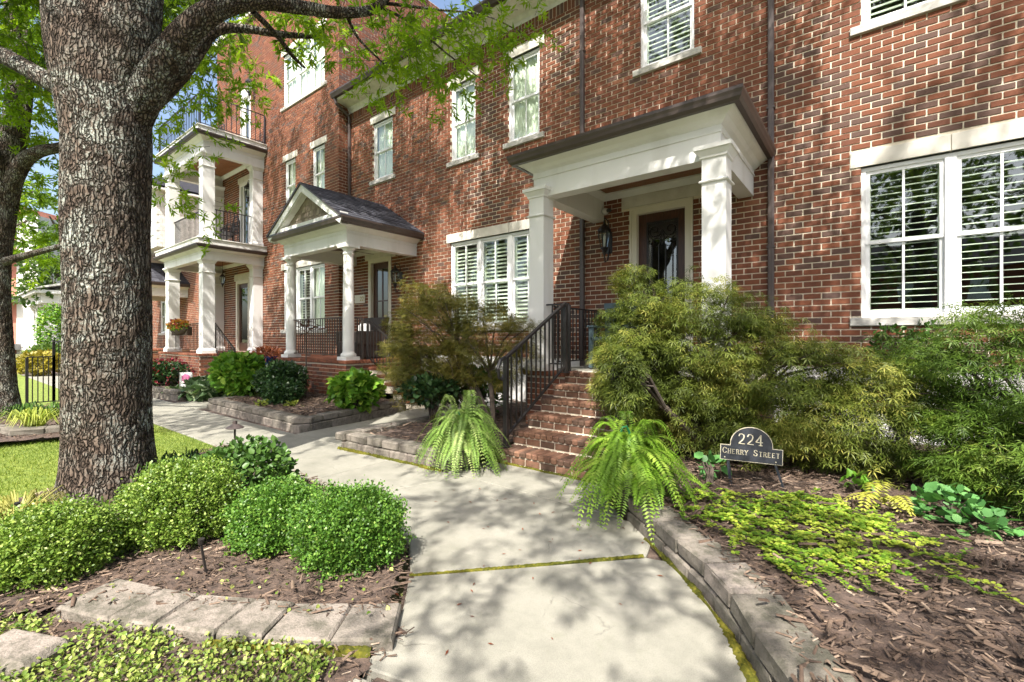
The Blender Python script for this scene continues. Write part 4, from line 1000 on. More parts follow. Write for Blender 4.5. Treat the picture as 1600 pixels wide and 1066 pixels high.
# number plaque by the gabled-porch door
t = thing('number_plaque', 'cream house number plaque beside the gabled-porch door', 'plaque', (-10.75, YW, 2.4))
MB().bbox(-10.98, -10.52, YW - .035, YW - .009, 2.30, 2.52, .006).build('plate', m_trim, t)
m_ochre = plain('ochre_digit', (.36, .26, .03), None, rough=.5)
GL = {'2': [[(.05, .78), (.2, .97), (.5, 1), (.78, .9), (.85, .7), (.7, .45), (.1, .06)], [(.08, .03), (.95, .03)]], '4': [[(.7, 0), (.7, 1)], [(.7, .98), (.02, .32)], [(.0, .3), (1, .3)]],
      'C': [[(.92, .78), (.8, .93), (.5, 1), (.22, .88), (.06, .5), (.2, .13), (.5, 0), (.78, .07), (.93, .24)]], 'H': [[(.12, 0), (.12, 1)], [(.88, 0), (.88, 1)], [(.12, .52), (.88, .52)]],
      'E': [[(.15, 0), (.15, 1)], [(.05, .97), (.85, .97)], [(.15, .52), (.65, .52)], [(.05, .03), (.9, .03)]], 'R': [[(.15, 0), (.15, 1)], [(.15, .97), (.6, .97), (.82, .85), (.82, .65), (.6, .52), (.15, .52)], [(.5, .52), (.95, 0)]],
      'Y': [[(.05, 1), (.5, .48), (.95, 1)], [(.5, .5), (.5, 0)]], 'S': [[(.85, .8), (.7, .95), (.45, 1), (.2, .9), (.15, .7), (.4, .53), (.75, .42), (.88, .24), (.7, .05), (.4, 0), (.15, .08), (.08, .25)]], 'T': [[(.5, 0), (.5, 1)], [(.04, .97), (.96, .97)]]}
SERIF = {'H': [(.12, 0), (.12, 1), (.88, 0), (.88, 1)], 'E': [], 'R': [(.15, 0), (.95, 0), (.15, .985)], 'Y': [(.5, 0), (.05, 1), (.95, 1)], 'T': [(.5, 0)], '4': [(.7, 0)], 'S': [], 'C': [], '2': []}
def lettering(m, text, x, z, h, place, wid=.62, gap=.22, stroke=.12, small=.78):
    """text along +x from x; place(x, z, lift) maps to the plate; first letter of each word larger."""
    first = True
    for ch in text:
        if ch == ' ': x += h * .75; first = True; continue
        hh = h if (first or ch.isdigit()) else h * small; ww = hh * wid
        for pl in GL[ch]:
            for a, b in zip(pl[:-1], pl[1:]):
                dx, dz = (b[0] - a[0]) * ww, (b[1] - a[1]) * hh; L = math.hypot(dx, dz) or 1; th = stroke * hh * (.62 if abs(dx) > abs(dz) * 1.5 else 1.0) / 2
                px_, pz_ = -dz / L * th, dx / L * th; ex, ez = dx / L * th * .6, dz / L * th * .6
                q = [(x + a[0] * ww - ex + px_, z + a[1] * hh - ez + pz_), (x + b[0] * ww + ex + px_, z + b[1] * hh + ez + pz_), (x + b[0] * ww + ex - px_, z + b[1] * hh + ez - pz_), (x + a[0] * ww - ex - px_, z + a[1] * hh - ez - pz_)]
                m.hexa([place(*p, .0005) for p in q] + [place(*p, .003) for p in q])
        for sx, sz in SERIF.get(ch, []):
            s_ = .17 * hh; q = [(x + sx * ww - s_, z + sz * hh - .025 * hh), (x + sx * ww + s_, z + sz * hh - .025 * hh), (x + sx * ww + s_, z + sz * hh + .03 * hh), (x + sx * ww - s_, z + sz * hh + .03 * hh)]
            m.hexa([place(*p, .0004) for p in q] + [place(*p, .0027) for p in q])
        x += ww + gap * hh; first = False
    return x
m = MB(); lettering(m, '22', -10.72, 2.355, .11, lambda x, z, l: (x, YW - .0355 - l, z), stroke=.16); m.build('digits', m_ochre, t)
# blue-grey chair on the portico
t = thing('porch_chair', 'blue-grey slatted wooden chair beside the front door', 'chair', (-3.30, 6.55, FL))
cx, cy = -3.10, 6.6
for sx in (-.30, .30):
    MB().bbox(cx + sx - .03, cx + sx + .03, cy + .24, cy + .30, FL, FL + 1.0, .006).build('back_post', m_teal, t)
    MB().bbox(cx + sx - .03, cx + sx + .03, cy - .30, cy - .24, FL, FL + .62, .006).build('leg', m_teal, t)
    MB().bbox(cx + sx - .05, cx + sx + .05, cy - .33, cy + .24, FL + .62, FL + .65, .006).build('arm', m_teal, t)
MB().bbox(cx - .34, cx + .34, cy + .235, cy + .29, FL + .93, FL + 1.02, .006).build('top_rail', m_teal, t)
for k in range(7): MB().box(cx - .27 + k * .08, cx - .22 + k * .08, cy + .25, cy + .275, FL + .48, FL + .93).build('slat', m_teal, t)
MB().bbox(cx - .30, cx + .30, cy - .30, cy + .26, FL + .42, FL + .47, .008).build('seat', m_teal, t)
t = thing('door_mat', 'pale woven mat at the top of the brick steps', 'mat', (-2.65, 5.9, FL))
MB().bbox(-3.05, -2.35, 5.42, 5.86, FL - .018, FL + .012, .005).build('mat_surface', m_trim, t)
# dark covered grill and chair behind the bronze railing
t = thing('lounge_chair', 'dark wicker lounge chair with white cushion behind the bronze railing', 'chair', (-9.4, 6.4, FL))
m_wick = plain('dark_wicker', (.03, .022, .018), (.06, .045, .035), 60, .7, .6, 120)
MB().bbox(-9.85, -9.05, 5.95, 6.65, FL, FL + .38, .02).build('seat', m_wick, t); MB().hexa([(-9.85, 6.5, FL + .38), (-9.05, 6.5, FL + .38), (-9.05, 6.7, FL + .38), (-9.85, 6.7, FL + .38), (-9.85, 6.7, FL + .95), (-9.05, 6.7, FL + .95), (-9.05, 6.85, FL + .95), (-9.85, 6.85, FL + .95)]).build('backrest', m_wick, t)
for x in (-9.9, -9.08): MB().bbox(x, x + .09, 5.95, 6.7, FL + .3, FL + .62, .02).build('arm', m_wick, t)
MB().bbox(-9.62, -9.25, 6.35, 6.5, FL + .42, FL + .80, .05).build('cushion', m_white, t)
# iron bench and bistro chair on the balcony
def iron_bench(name, label, x0, x1, y, z, arch=.12):
    t = thing(name, label, 'bench', ((x0 + x1) / 2, y, z)); n = 9
    MB().box(x0, x1, y - .4, y, z + .42, z + .45).build('seat', m_iron, t)
    m = MB(); top = [(x0 + (x1 - x0) * k / n, y, z + .82 + arch * math.sin(math.pi * k / n)) for k in range(n + 1)]
    m.tube(top, .02, 6).tube([(x0, y, z), (x0, y, z + .82)], .02, 6).tube([(x1, y, z), (x1, y, z + .82)], .02, 6)
    for k in range(1, 12):
        x = x0 + (x1 - x0) * k / 12; x2 = x + (.06 if k % 2 else -.06); m.tube([(x, y, z + .45), (x2, y, z + .65), (x, y, z + .84)], .009, 5)
    m.build('backrest', m_iron, t)
    for x in (x0 + .02, x1 - .02): MB().tube([(x, y - .38, z), (x, y - .38, z + .64), (x, y, z + .66)], .017, 6).build('leg', m_iron, t)
    return t
iron_bench('iron_bench', 'black ornamental iron bench on the middle balcony', -17.9, -16.9, 6.45, 4.34)
iron_bench('iron_chair', 'round-backed black iron chair at the end of the middle balcony', -16.75, -16.2, 6.35, 4.34, .22)
iron_bench('iron_bench', 'black ornamental iron chair on the top balcony', -17.6, -17.0, 6.2, 7.64)
# flower basket on the porch railing, blue pot, valve cover
t = thing('flower_basket', 'coir-lined railing basket of mixed orange and pink flowers', 'planter', (-17.9, 5.2, 1.75))
V = []
m = MB(); n = 10
for i in range(7):
    a = math.pi * i / 12
    for k in range(n + 1): V.append((-18.6 + 1.5 * k / n + (0 if 0 < k < n else 0), 5.18 - .17 * math.cos(a) * math.sin(math.pi * (k + .4) / (n + .8)) ** .5, 1.72 - .26 * math.sin(a) * math.sin(math.pi * (k + .4) / (n + .8)) ** .5))
F = [(i * (n + 1) + k, i * (n + 1) + k + 1, (i + 1) * (n + 1) + k + 1, (i + 1) * (n + 1) + k) for i in range(6) for k in range(n)]
link('basket', mesh_np('basket', V, F, m_coir), t)
MB().box(-18.6, -17.1, 5.17, 5.30, 1.46, 1.73).build('basket_back', m_coir, t)
p, d_, k_ = ellipsoid_pts(700, (-17.85, 5.14, 1.80), (.80, .17, .16), .5)
link('flowers', scatter('flowers', T_ROUND, p, rotmats(len(p), d_ + rs.normal(size=p.shape) * .5), rs.uniform(.04, .09, len(p)), rs.uniform(0, 1, len(p)), m_mixfl), t)
p, d_, k_ = ellipsoid_pts(500, (-17.85, 5.14, 1.74), (.82, .18, .13), .5)
link('foliage', scatter('foliage', T_OVAL, p, rotmats(len(p), d_ + rs.normal(size=p.shape) * .5), rs.uniform(.06, .10, len(p)), rs.uniform(0, 1, len(p)), m_hyd), t)
bp = at(419, 566, 13.2)
t = thing('flower_pot', 'blue glazed pot of rusty flowers beside the side steps', 'planter', (bp.x, bp.y, .5))
MB().lathe(bp.x, bp.y, [(.15, .30), (.22, .5), (.25, .78), (.27, .85), (.23, .86), (.20, .80)], 20).build('pot', m_bluepot, t, smooth=True)
p, d_, k_ = ellipsoid_pts(500, (bp.x, bp.y, .93), (.36, .36, .16), .3)
link('plant', scatter('plant', T_NARROW, p, rotmats(len(p), d_ + rs.normal(size=p.shape) * .4), rs.uniform(.10, .18, len(p)), rs.uniform(0, 1, len(p)), m_orange), t)
vp = proj(-9.55, 5.25, .5)
t = thing('valve_cover', 'small white utility valve on the gabled-porch brick base', 'valve', (-10.05, 5.24, .55))
MB().bbox(-10.2, -9.87, 5.225, 5.255, .42, .70, .006).build('plate', m_white, t)
MB().tube([(-9.97, 5.225, .58), (-9.97, 5.16, .58)], .07, 14).tube([(-9.97, 5.19, .58), (-9.97, 5.18, .40)], .03, 10).build('valve', m_whiteold, t)
# ================================================================ ground, walks and beds
m_earth = plain('ground_cover_earth', (.09, .10, .035), (.15, .14, .06), .6, .95, .3, 30)
struct(MB().quad((-600, -600, -.10), (600, -600, -.10), (600, 600, -.10), (-600, 600, -.10)).build('ground', m_earth))
struct(MB().quad((-300, -13, -.06), (300, -13, -.06), (300, -5.2, -.06), (-300, -5.2, -.06)).build('road', m_road))
struct(MB().bbox(-300, 300, -5.2, -5.02, -.12, .06, .02).build('kerb', m_concrete))
def grid_poly(name, poly, z, amp, step, mat, fr=3.0, edge=0.0):
    A = np.array(poly); lo = A.min(0); hi = A.max(0); nx = int((hi[0] - lo[0]) / step) + 2; ny = int((hi[1] - lo[1]) / step) + 2
    X, Y = np.meshgrid(lo[0] + np.arange(nx) * step, lo[1] + np.arange(ny) * step, indexing='ij')
    P = np.stack([X.ravel(), Y.ravel()], 1); ins = inside_np(P, poly).reshape(nx, ny)
    Z = z + amp * (np.sin(X * fr + 1.3 * np.sin(Y * fr * .7)) * np.cos(Y * fr * 1.1 + .5) * .6 + .4 * np.sin(X * fr * 2.3 + Y * fr * 1.9)) + rs.normal(0, amp * .25, X.shape)
    ids = -np.ones((nx, ny), int); V = []; F = []
    for i in range(nx - 1):
        for j in range(ny - 1):
            if ins[i, j] and ins[i + 1, j] and ins[i, j + 1] and ins[i + 1, j + 1]:
                q = []
                for a, b in ((i, j), (i + 1, j), (i + 1, j + 1), (i, j + 1)):
                    if ids[a, b] < 0: ids[a, b] = len(V); V.append((X[a, b], Y[a, b], Z[a, b]))
                    q.append(ids[a, b])
                F.append(q)
    return struct(link(name, mesh_np(name, V, F, mat, smooth=True)))
LAWN = [(-30, -5.0), (-2.2, -5.0), (-3.2, -.8), (-3.3, .05), (-5.45, .2), (-5.75, .8), (-5.85, 1.4), (-6.35, 2.27), (-30, 2.27)]
struct(MB().prism(LAWN, -.09, .0).build('lawn', m_lawn))
# grass blades
NEAR = [(-12.5, -1.3), (-4.6, -.6), (-5.5, .2), (-5.8, .8), (-5.9, 1.4), (-6.4, 2.25), (-12.5, 2.25)]
n = 62000; P = sample_poly(NEAR, n); 
P = P[(np.hypot(P[:, 0] + 10.5, (P[:, 1] - .9) * 1.6) > 1.6)]; n = len(P)
T_BLADE = ([(-.07, 0, 0), (.07, 0, 0), (.05, .6, .05), (0, 1, .2)], [(0, 1, 2, 3)])
dirs = rs.normal(size=(n, 3)) * .45 + np.array([0, 0, 1.0])
gt = np.clip(.5 + .25 * np.sin(P[:, 0] * 2.1) * np.cos(P[:, 1] * 2.7) + rs.normal(0, .2, n), 0, 1)
o = link('grass', scatter('grass', T_BLADE, np.c_[P, np.zeros(n)], rotmats(n, dirs), rs.uniform(.018, .042, n), gt, m_bladeg)); tag(o, 'short sunlit lawn grass left of the walk', 'grass', kind='stuff')

walk = struct(MB().prism([(-32, 2.30), (-3.3, 2.30), (-3.0, 2.2), (-2.4, 2.0), (-1.6, 1.2), (-1.3, -2), (.4, -2), (-.22, 2.0), (-1.3, 3.5), (-3.3, 3.6), (-32, 3.7)], -.09, -.025).build('walkway', m_soil))
def slab(pts, z=0.0):
    # bevelled top edge
    k = len(pts); c = sum((Vector(p) for p in pts), Vector((0, 0))) / k
    m = MB(); n = 0; ins = []
    for p in pts:
        v = Vector(p); d = (c - v).normalized(); ins.append((v + d * .012))
    m.v = [(p[0], p[1], -.08) for p in pts] + [(p[0], p[1], z - .006) for p in pts] + [(p.x, p.y, z) for p in ins]
    for i in range(k):
        j = (i + 1) % k; m.face((i, j, k + j, k + i)); m.face((k + i, k + j, 2 * k + j, 2 * k + i))
    m.face([2 * k + i for i in range(k)])
    return m.build('slab', m_concrete, walk)
slab([(-1.64, 1.08), (-1.70, .6), (-1.5, -1.0), (.35, -1.0), (.2, .8), (-.02, 1.56)])
slab([(-1.665, 1.125), (-.03, 1.585), (-.22, 1.9), (-.37, 2.06), (-.50, 2.28), (-.72, 2.57), (-.97, 2.81), (-1.10, 2.775), (-2.085, 1.715), (-1.87, 1.5), (-1.73, 1.27)])
slab([(-2.10, 1.735), (-1.115, 2.795), (-1.16, 2.99), (-1.42, 3.24), (-1.94, 3.255), (-3.16, 3.285), (-3.44, 2.45), (-3.40, 2.34), (-2.9, 2.16), (-2.42, 1.99)])
slab([(-3.20, 3.30), (-1.93, 3.27), (-1.5, 3.28), (-1.75, 3.55), (-1.95, 3.93), (-3.36, 3.93), (-3.42, 3.31)])
xs = [-3.455, -4.25, -5.42, -6.95, -8.45, -9.95, -11.45, -12.95, -14.45, -16, -17.5, -19, -21, -23, -25]
for i in range(len(xs) - 1):
    a, b = xs[i], xs[i + 1]
    if i == 0: slab([(a - .0, 2.45), (-3.175, 3.27), (b + .008, 3.27), (b + .008, 2.30), (-3.5, 2.30)][::-1])
    else: slab([(b + .008, 2.30 - .01 * (i > 1)), (a - .008, 2.30), (a - .008, 3.27), (b + .008, 3.27)])
slab([(-6.48, 3.285), (-5.31, 3.285), (-5.31, 4.45), (-6.6, 4.45)]); slab([(-6.6, 4.465), (-5.31, 4.465), (-5.31, 5.1), (-5.4, 7.0), (-6.95, 7.0), (-6.95, 5.7)])
slab([(-11.6, 3.285), (-10.35, 3.285), (-10.35, 5.2), (-11.6, 5.2)])

# mulch beds
RB = [(-.05, .9), (-.02, 1.5), (-.10, 1.95), (-.30, 2.3), (-.55, 2.62), (-.80, 2.92), (-1.15, 3.2), (-1.45, 3.45), (-1.7, 3.6), (-1.93, 4.0), (-1.95, 5.3), (-1.1, 5.4), (-1.1, 7.2), (3.6, 7.2), (3.6, .9)]
B2 = [(-5.15, 3.35), (-3.45, 3.35), (-3.33, 4.0), (-3.3, 5.35), (-3.98, 5.4), (-3.98, 7.2), (-6.9, 7.2), (-5.35, 6.9), (-5.2, 5.0)]
B3 = [(-10.2, 3.6), (-6.75, 3.55), (-6.95, 5.6), (-8.3, 5.75), (-8.3, 5.25), (-11.25, 5.25), (-10.4, 5.2)]
B4 = [(-19, 3.5), (-11.65, 3.45), (-11.65, 6.9), (-15.5, 6.9), (-15.5, 5.05), (-19, 5.05)]
LB = [(-3.05, .50), (-3.3, .12), (-5.45, .2), (-5.75, .8), (-5.85, 1.4), (-6.35, 2.27), (-3.5, 2.27), (-2.9, 2.14), (-2.42, 1.97), (-2.1, 1.70), (-1.88, 1.49), (-1.80, 1.33), (-2.1, 1.12), (-2.5, .88)]
FB = [(-3.6, .55), (-3.15, .66), (-2.5, 1.0), (-1.9, 1.45), (-1.68, 1.40), (-1.58, 1.08), (-1.64, .6), (-1.45, -1.0), (-3.8, -1.0)]
T0 = [(-12.4, .2), (-8.5, .25), (-8.35, 1.35), (-12.4, 1.75)]
for nm, poly, z, amp in (('mulch_bed', RB, .135, .02), ('mulch_bed', B2, .14, .015), ('mulch_bed', B3, .15, .015), ('mulch_bed', B4, .10, .015), ('mulch_bed', LB, .035, .014), ('mulch_bed', FB, .0, .01), ('mulch_bed', T0, .08, .015)):
    grid_poly(nm, poly, z, amp, .07, m_soil)
T_CHIP = ([(-.10, 0, -.02), (.10, .05, -.02), (.08, 1, .0), (-.07, .96, -.02), (-.055, .06, .05), (.055, .0, .05), (.04, .93, .07), (-.035, .98, .06)], [(4, 5, 6, 7), (1, 2, 6, 5), (3, 0, 4, 7)])
def chips(label, poly, n, z, smin=.010, smax=.055, lift=.03):
    P = sample_poly(poly, n); d = rs.normal(size=(n, 3)); d[:, 2] = np.clip(d[:, 2] * .20, -.4, .4)
    # chips lie in loose drifts: mostly along one grain
    d[:, :2] += np.array([.8, .5]); q_ = np.hypot(d[:, 0], d[:, 1]); d[:, :2] /= np.maximum(q_, .05)[:, None]
    tone = np.clip(rs.beta(1.6, 3.0, n) + .12 * np.sin(P[:, 0] * 3) * np.sin(P[:, 1] * 2.3), 0, 1)
    o = link('mulch_chips', scatter('mulch_chips', T_CHIP, np.c_[P, z + rs.uniform(-.012, lift, n)], rotmats(n, d, .55), np.clip(rs.gamma(1.6, (smax - smin) / 2.6, n) + smin, 0, .13), tone, m_chip))
    tag(o, label, 'mulch', kind='stuff')
chips('brown bark mulch in the right-hand bed beneath the maples', [(-.12, 1.6), (-.30, 2.25), (-.55, 2.6), (-.80, 2.9), (-1.15, 3.2), (-1.6, 3.6), (-1.8, 4.6), (-1.0, 6.2), (1.6, 6.2), (1.6, 2.2), (.8, 1.6)], 22000, .145)
chips('bark mulch round the boxwoods behind the edging stones', LB, 16000, .04, .008, .04)
chips('bark mulch among the ground cover at lower left', FB, 6000, .004, .008, .04)
chips('bark mulch in the bed before the left maple', B2, 2500, .15, .025, .07)
chips('bark mulch in the walled bed before the gabled porch', B3, 3500, .16, .03, .08)
chips('bark mulch round the far street tree', T0, 1500, .085, .03, .08)

# retaining walls of separate blocks
_blk = {}
def block_meshes(L, D, Hh, n=6):
    k = (L, D, Hh)
    if k not in _blk:
        _blk[k] = []
        for i in range(n):
            m = MB().bbox(-L / 2 + .003, L / 2 - .003, 0, D, 0, Hh, .013, rnd.random())
            m.v = [(x + rnd.uniform(-.004, .004), y + rnd.uniform(-.008, .008), z + rnd.uniform(-.003, .003)) for x, y, z in m.v]
            _blk[k].append(m.mesh('block', m_block))
    return _blk[k]
def block_wall(name, label, path, courses, L, D, z0=0.0, cat='wall', flip=1, inset=0.012, jit=.006):
    t = thing(name, label, cat, (path[0][0], path[0][1], z0))
    P = [Vector(p) for p in path]; seg = [(P[i + 1] - P[i]).length for i in range(len(P) - 1)]; tot = sum(seg)
    def walk_at(s):
        for i, l in enumerate(seg):
            if s <= l or i == len(seg) - 1: return P[i] + (P[i + 1] - P[i]) * (s / l), (P[i + 1] - P[i]).normalized()
            s -= l
    z = z0
    for c, hh in enumerate(courses):
        s = (L / 2 if c % 2 else 0) - .0
        ms = block_meshes(L, D, hh - .003)
        n = int(tot / L + .5); 
        for k in range(n + (c % 2)):
            sc_ = min(max(k * L + (0 if c % 2 else L / 2), L * .3), tot - L * .3); p, d = walk_at(sc_)
            d0 = walk_at(max(sc_ - L * .45, 0))[0]; d1 = walk_at(min(sc_ + L * .45, tot))[0]
            d = (d1 - d0).normalized(); nrm = Vector((-d.y, d.x)) * flip; p = (d0 + d1) / 2
            q = p + nrm * (inset * c + rnd.uniform(0, jit))
            o = bpy.data.objects.new('block', rnd.choice(ms)); COL.objects.link(o); o.parent = t; o.matrix_parent_inverse = Matrix.Translation(-t.location)
            o.location = (q.x, q.y, z + rnd.uniform(0, .003)); a = math.atan2(nrm.y, nrm.x) - math.pi / 2
            o.rotation_euler = (rnd.gauss(0, .01), rnd.gauss(0, .01), a + rnd.gauss(0, .012))
        z += hh
    return t
RW = [(-.04, .9), (-.06, 1.5), (-.22, 1.86), (-.36, 2.06), (-.50, 2.30), (-.72, 2.58), (-.97, 2.82), (-1.20, 3.03), (-1.45, 3.27)]
block_wall('retaining_wall', 'curved low wall of grey blocks along the right of the entry walk', RW, (.105, .10), .29, .23, z0=-.05, flip=-1)
block_wall('retaining_wall', 'mossy block wall of the bed in front of the left maple', [(-5.32, 4.7), (-5.30, 3.18), (-3.42, 3.30)], (.155, .095), .28, .19, z0=-.06, flip=1)
block_wall('retaining_wall', 'block wall of the bed before the gabled porch', [(-10.25, 4.2), (-10.25, 3.42), (-6.53, 3.36), (-6.98, 5.65)], (.155, .095), .30, .20, z0=-.06, flip=1)
block_wall('retaining_wall', 'low block wall in front of the red flowers', [(-20.0, 3.3), (-14.0, 3.25), (-12.1, 3.45)], (.16, .10), .32, .2, z0=-.06, flip=1)
block_wall('retaining_wall', 'block kerb beside the far street tree', [(-9.9, .38), (-8.75, .72), (-8.55, 1.55)], (.08, .09), .33, .2, flip=1)
# flat edging stones in front of the boxwoods
t = thing('stone_edging', 'row of flat pale edging stones in front of the boxwoods', 'edging', (-2.4, .85, 0))
ep = [(-3.13, .40), (-2.80, .53), (-2.58, .65), (-2.30, .80), (-2.11, .92), (-1.86, 1.09), (-1.64, 1.26), (-1.52, 1.42)]
def ep_n(k):
    d_ = (Vector(ep[min(k + 1, len(ep) - 1)]) - Vector(ep[max(k - 1, 0)])).normalized(); return Vector((-d_.y, d_.x))
ew = [.27 + rnd.uniform(-.02, .02) for _ in ep]
for i in range(6):
    a, b = Vector(ep[i]), Vector(ep[i + 1]); d = (b - a).normalized(); g_ = d * .0025
    pts = [a + g_, b - g_, b - g_ + ep_n(i + 1) * ew[i + 1], a + g_ + ep_n(i) * ew[i]]
    c = sum(pts, Vector((0, 0))) / 4; z1 = .062 - .001 * i + rnd.uniform(-.004, .004); m = MB(); bev = .014
    lo_ = [(p.x, p.y, -.02) for p in pts]; mi = [(p.x + rnd.uniform(-.005, .005), p.y + rnd.uniform(-.005, .005), z1 - bev) for p in pts]; hi_ = [((p + (c - p).normalized() * bev).x, (p + (c - p).normalized() * bev).y, z1 + rnd.uniform(-.004, .004)) for p in pts]
    m.v = lo_ + mi + hi_; tn = rnd.uniform(.55, 1)
    for k in range(4):
        j = (k + 1) % 4; m.face((k, j, 4 + j, 4 + k), tn); m.face((4 + k, 4 + j, 8 + j, 8 + k), tn)
    m.face((8, 9, 10, 11), tn); m.build('stone', m_block, t)
t = thing('loose_stone', 'pale loose stone at the lower left edge', 'stone', (-2.95, .2, 0))
o = MB().bbox(-.16, .16, -.10, .10, -.02, .075, .025, .9).build('stone', m_block, t, local=True); o.rotation_euler = (0, .05, .5); t.location = (-2.83, .245, 0)

# moss in the joints and along the wall foot
def moss(label, path, w0, h=.016, n=None, lift=0.0):
    P = [Vector(p) for p in path]; pts = []; step = .012
    for a, b in zip(P[:-1], P[1:]):
        k = max(2, int((b - a).length / step)); pts += [(a.lerp(b, i / k), (b - a).normalized()) for i in range(k)]
    V = []; F = []; T = []; m_ = 7; phase = rs.uniform(0, 6)
    for i, (p, d) in enumerate(pts):
        nrm = Vector((-d.y, d.x)); ww = w0 * max(.06, .45 + .4 * math.sin(i * .075 + phase) * math.sin(i * .031 + 1) + .35 * math.sin(i * .21 + phase * 2) * math.sin(i * .013)) * rs.uniform(.6, 1.3) + .003
        for k in range(m_):
            s = k / (m_ - 1) * 2 - 1; q = p + nrm * (s * ww); V.append((q.x, q.y, lift + max(0, h * (1 - s * s)) * rs.uniform(.5, 1.15) - (.004 if abs(s) > .99 else 0)))
    for i in range(len(pts) - 1):
        for k in range(m_ - 1): a = i * m_ + k; F.append((a, a + 1, a + m_ + 1, a + m_)); T.append(np.clip(.5 + .3 * math.sin(i * .06) + rs.normal(0, .22), 0, 1))
    o = link('moss', mesh_np('moss', V, F, m_moss, T)); tag(o, label, 'moss', kind='stuff')
moss('moss line in the joint across the entry walk', [(-2.09, 1.72), (-1.6, 2.25), (-1.12, 2.785)], .020, .012)
moss('moss along the foot of the curved right-hand wall', [(-.33, 1.96), (-.39, 2.06), (-.53, 2.30), (-.75, 2.57), (-1.0, 2.82), (-1.22, 3.02)], .034, .018)
moss('moss along the foot of the left maple bed wall', [(-5.2, 3.17), (-4.3, 3.22), (-3.45, 3.27)], .04, .03)
moss('moss under the front edging stones', [(-2.32, .77), (-2.1, .90), (-1.85, 1.07), (-1.69, 1.2)], .03, .03, lift=.006)
moss('moss along the lowest brick step', [(-3.3, 3.90), (-2.7, 3.895), (-2.0, 3.895)], .028, .02)
# ================================================================ trees
from mathutils import noise as mn
def bark_tube(pts, rad, nr=96, nl=160, amp=.022, fx=11.0, fz=2.4, flare=0):
    """smooth path tube with furrowed bark; returns verts, faces, tone."""
    P = [Vector(p) for p in pts]; L = [0]
    for a, b in zip(P[:-1], P[1:]): L.append(L[-1] + (b - a).length)
    def cr(vals, s):
        i = 0
        while i < len(L) - 2 and s > L[i + 1]: i += 1
        t = (s - L[i]) / (L[i + 1] - L[i]); p0 = vals[max(i - 1, 0)]; p1 = vals[i]; p2 = vals[i + 1]; p3 = vals[min(i + 2, len(vals) - 1)]
        return .5 * ((2 * p1) + (p2 - p0) * t + (2 * p0 - 5 * p1 + 4 * p2 - p3) * t * t + (3 * p1 - p0 - 3 * p2 + p3) * t ** 3)
    V = []; T = []; ref = None; prev = None; F = []
    for i in range(nl + 1):
        s = L[-1] * i / nl; c = cr(P, s); d = (cr(P, min(s + .02, L[-1])) - cr(P, max(s - .02, 0))).normalized(); r = cr(list(rad), s)
        if ref is None: ref = d.orthogonal().normalized()
        ref = (ref - d * ref.dot(d)).normalized(); q = d.cross(ref)
        for k in range(nr):
            a = 2 * math.pi * k / nr; u = ref * math.cos(a) + q * math.sin(a); w3 = Vector((math.cos(a) * r, math.sin(a) * r, s))
            wob = mn.noise(Vector((w3.x * 2.2, w3.y * 2.2, s * .9))) * r * .10 + (flare * r * max(0, 1 - s / .55) ** 1.6 * (math.cos(5 * a + 1) + .6 * math.cos(3 * a)) if flare else 0)
            n1 = mn.noise(Vector((w3.x * fx + mn.noise(Vector((s * 3, a * 2, 1))) * .6, w3.y * fx, s * fz)))
            n2 = mn.noise(Vector((w3.x * fx * 2.6 + 7, w3.y * fx * 2.6, s * fz * 3.2)))
            rg = min(1, abs(n1) * 4.2); h = .74 * rg ** .55 + .26 * (n2 * .6 + .5) ; h = max(0, min(1.15, h))
            V.append(tuple(c + u * (r + wob + amp * (h - .75)))); T.append(max(0, min(1, h * 1.0 - .05)))
    for i in range(nl):
        for k in range(nr): F.append((i * nr + k, i * nr + (k + 1) % nr, (i + 1) * nr + (k + 1) % nr, (i + 1) * nr + k))
    return np.array(V), np.array(F), np.array(T)
def limb(name, parent, pts, rad, nr=28, nl=60, amp=.010):
    v, f, t = bark_tube(pts, rad, nr, nl, amp, 36, 9); return link(name, mesh_np(name, v, f, m_bark, t, smooth=True), parent)
T_TWIG = ([(-.008, 0, 0), (.008, 0, 0), (.004, 1, 0), (-.004, 1, 0), (0, 0, .014), (0, 1, .006)], [(0, 1, 2, 3), (1, 4, 5, 2), (4, 0, 3, 5)])
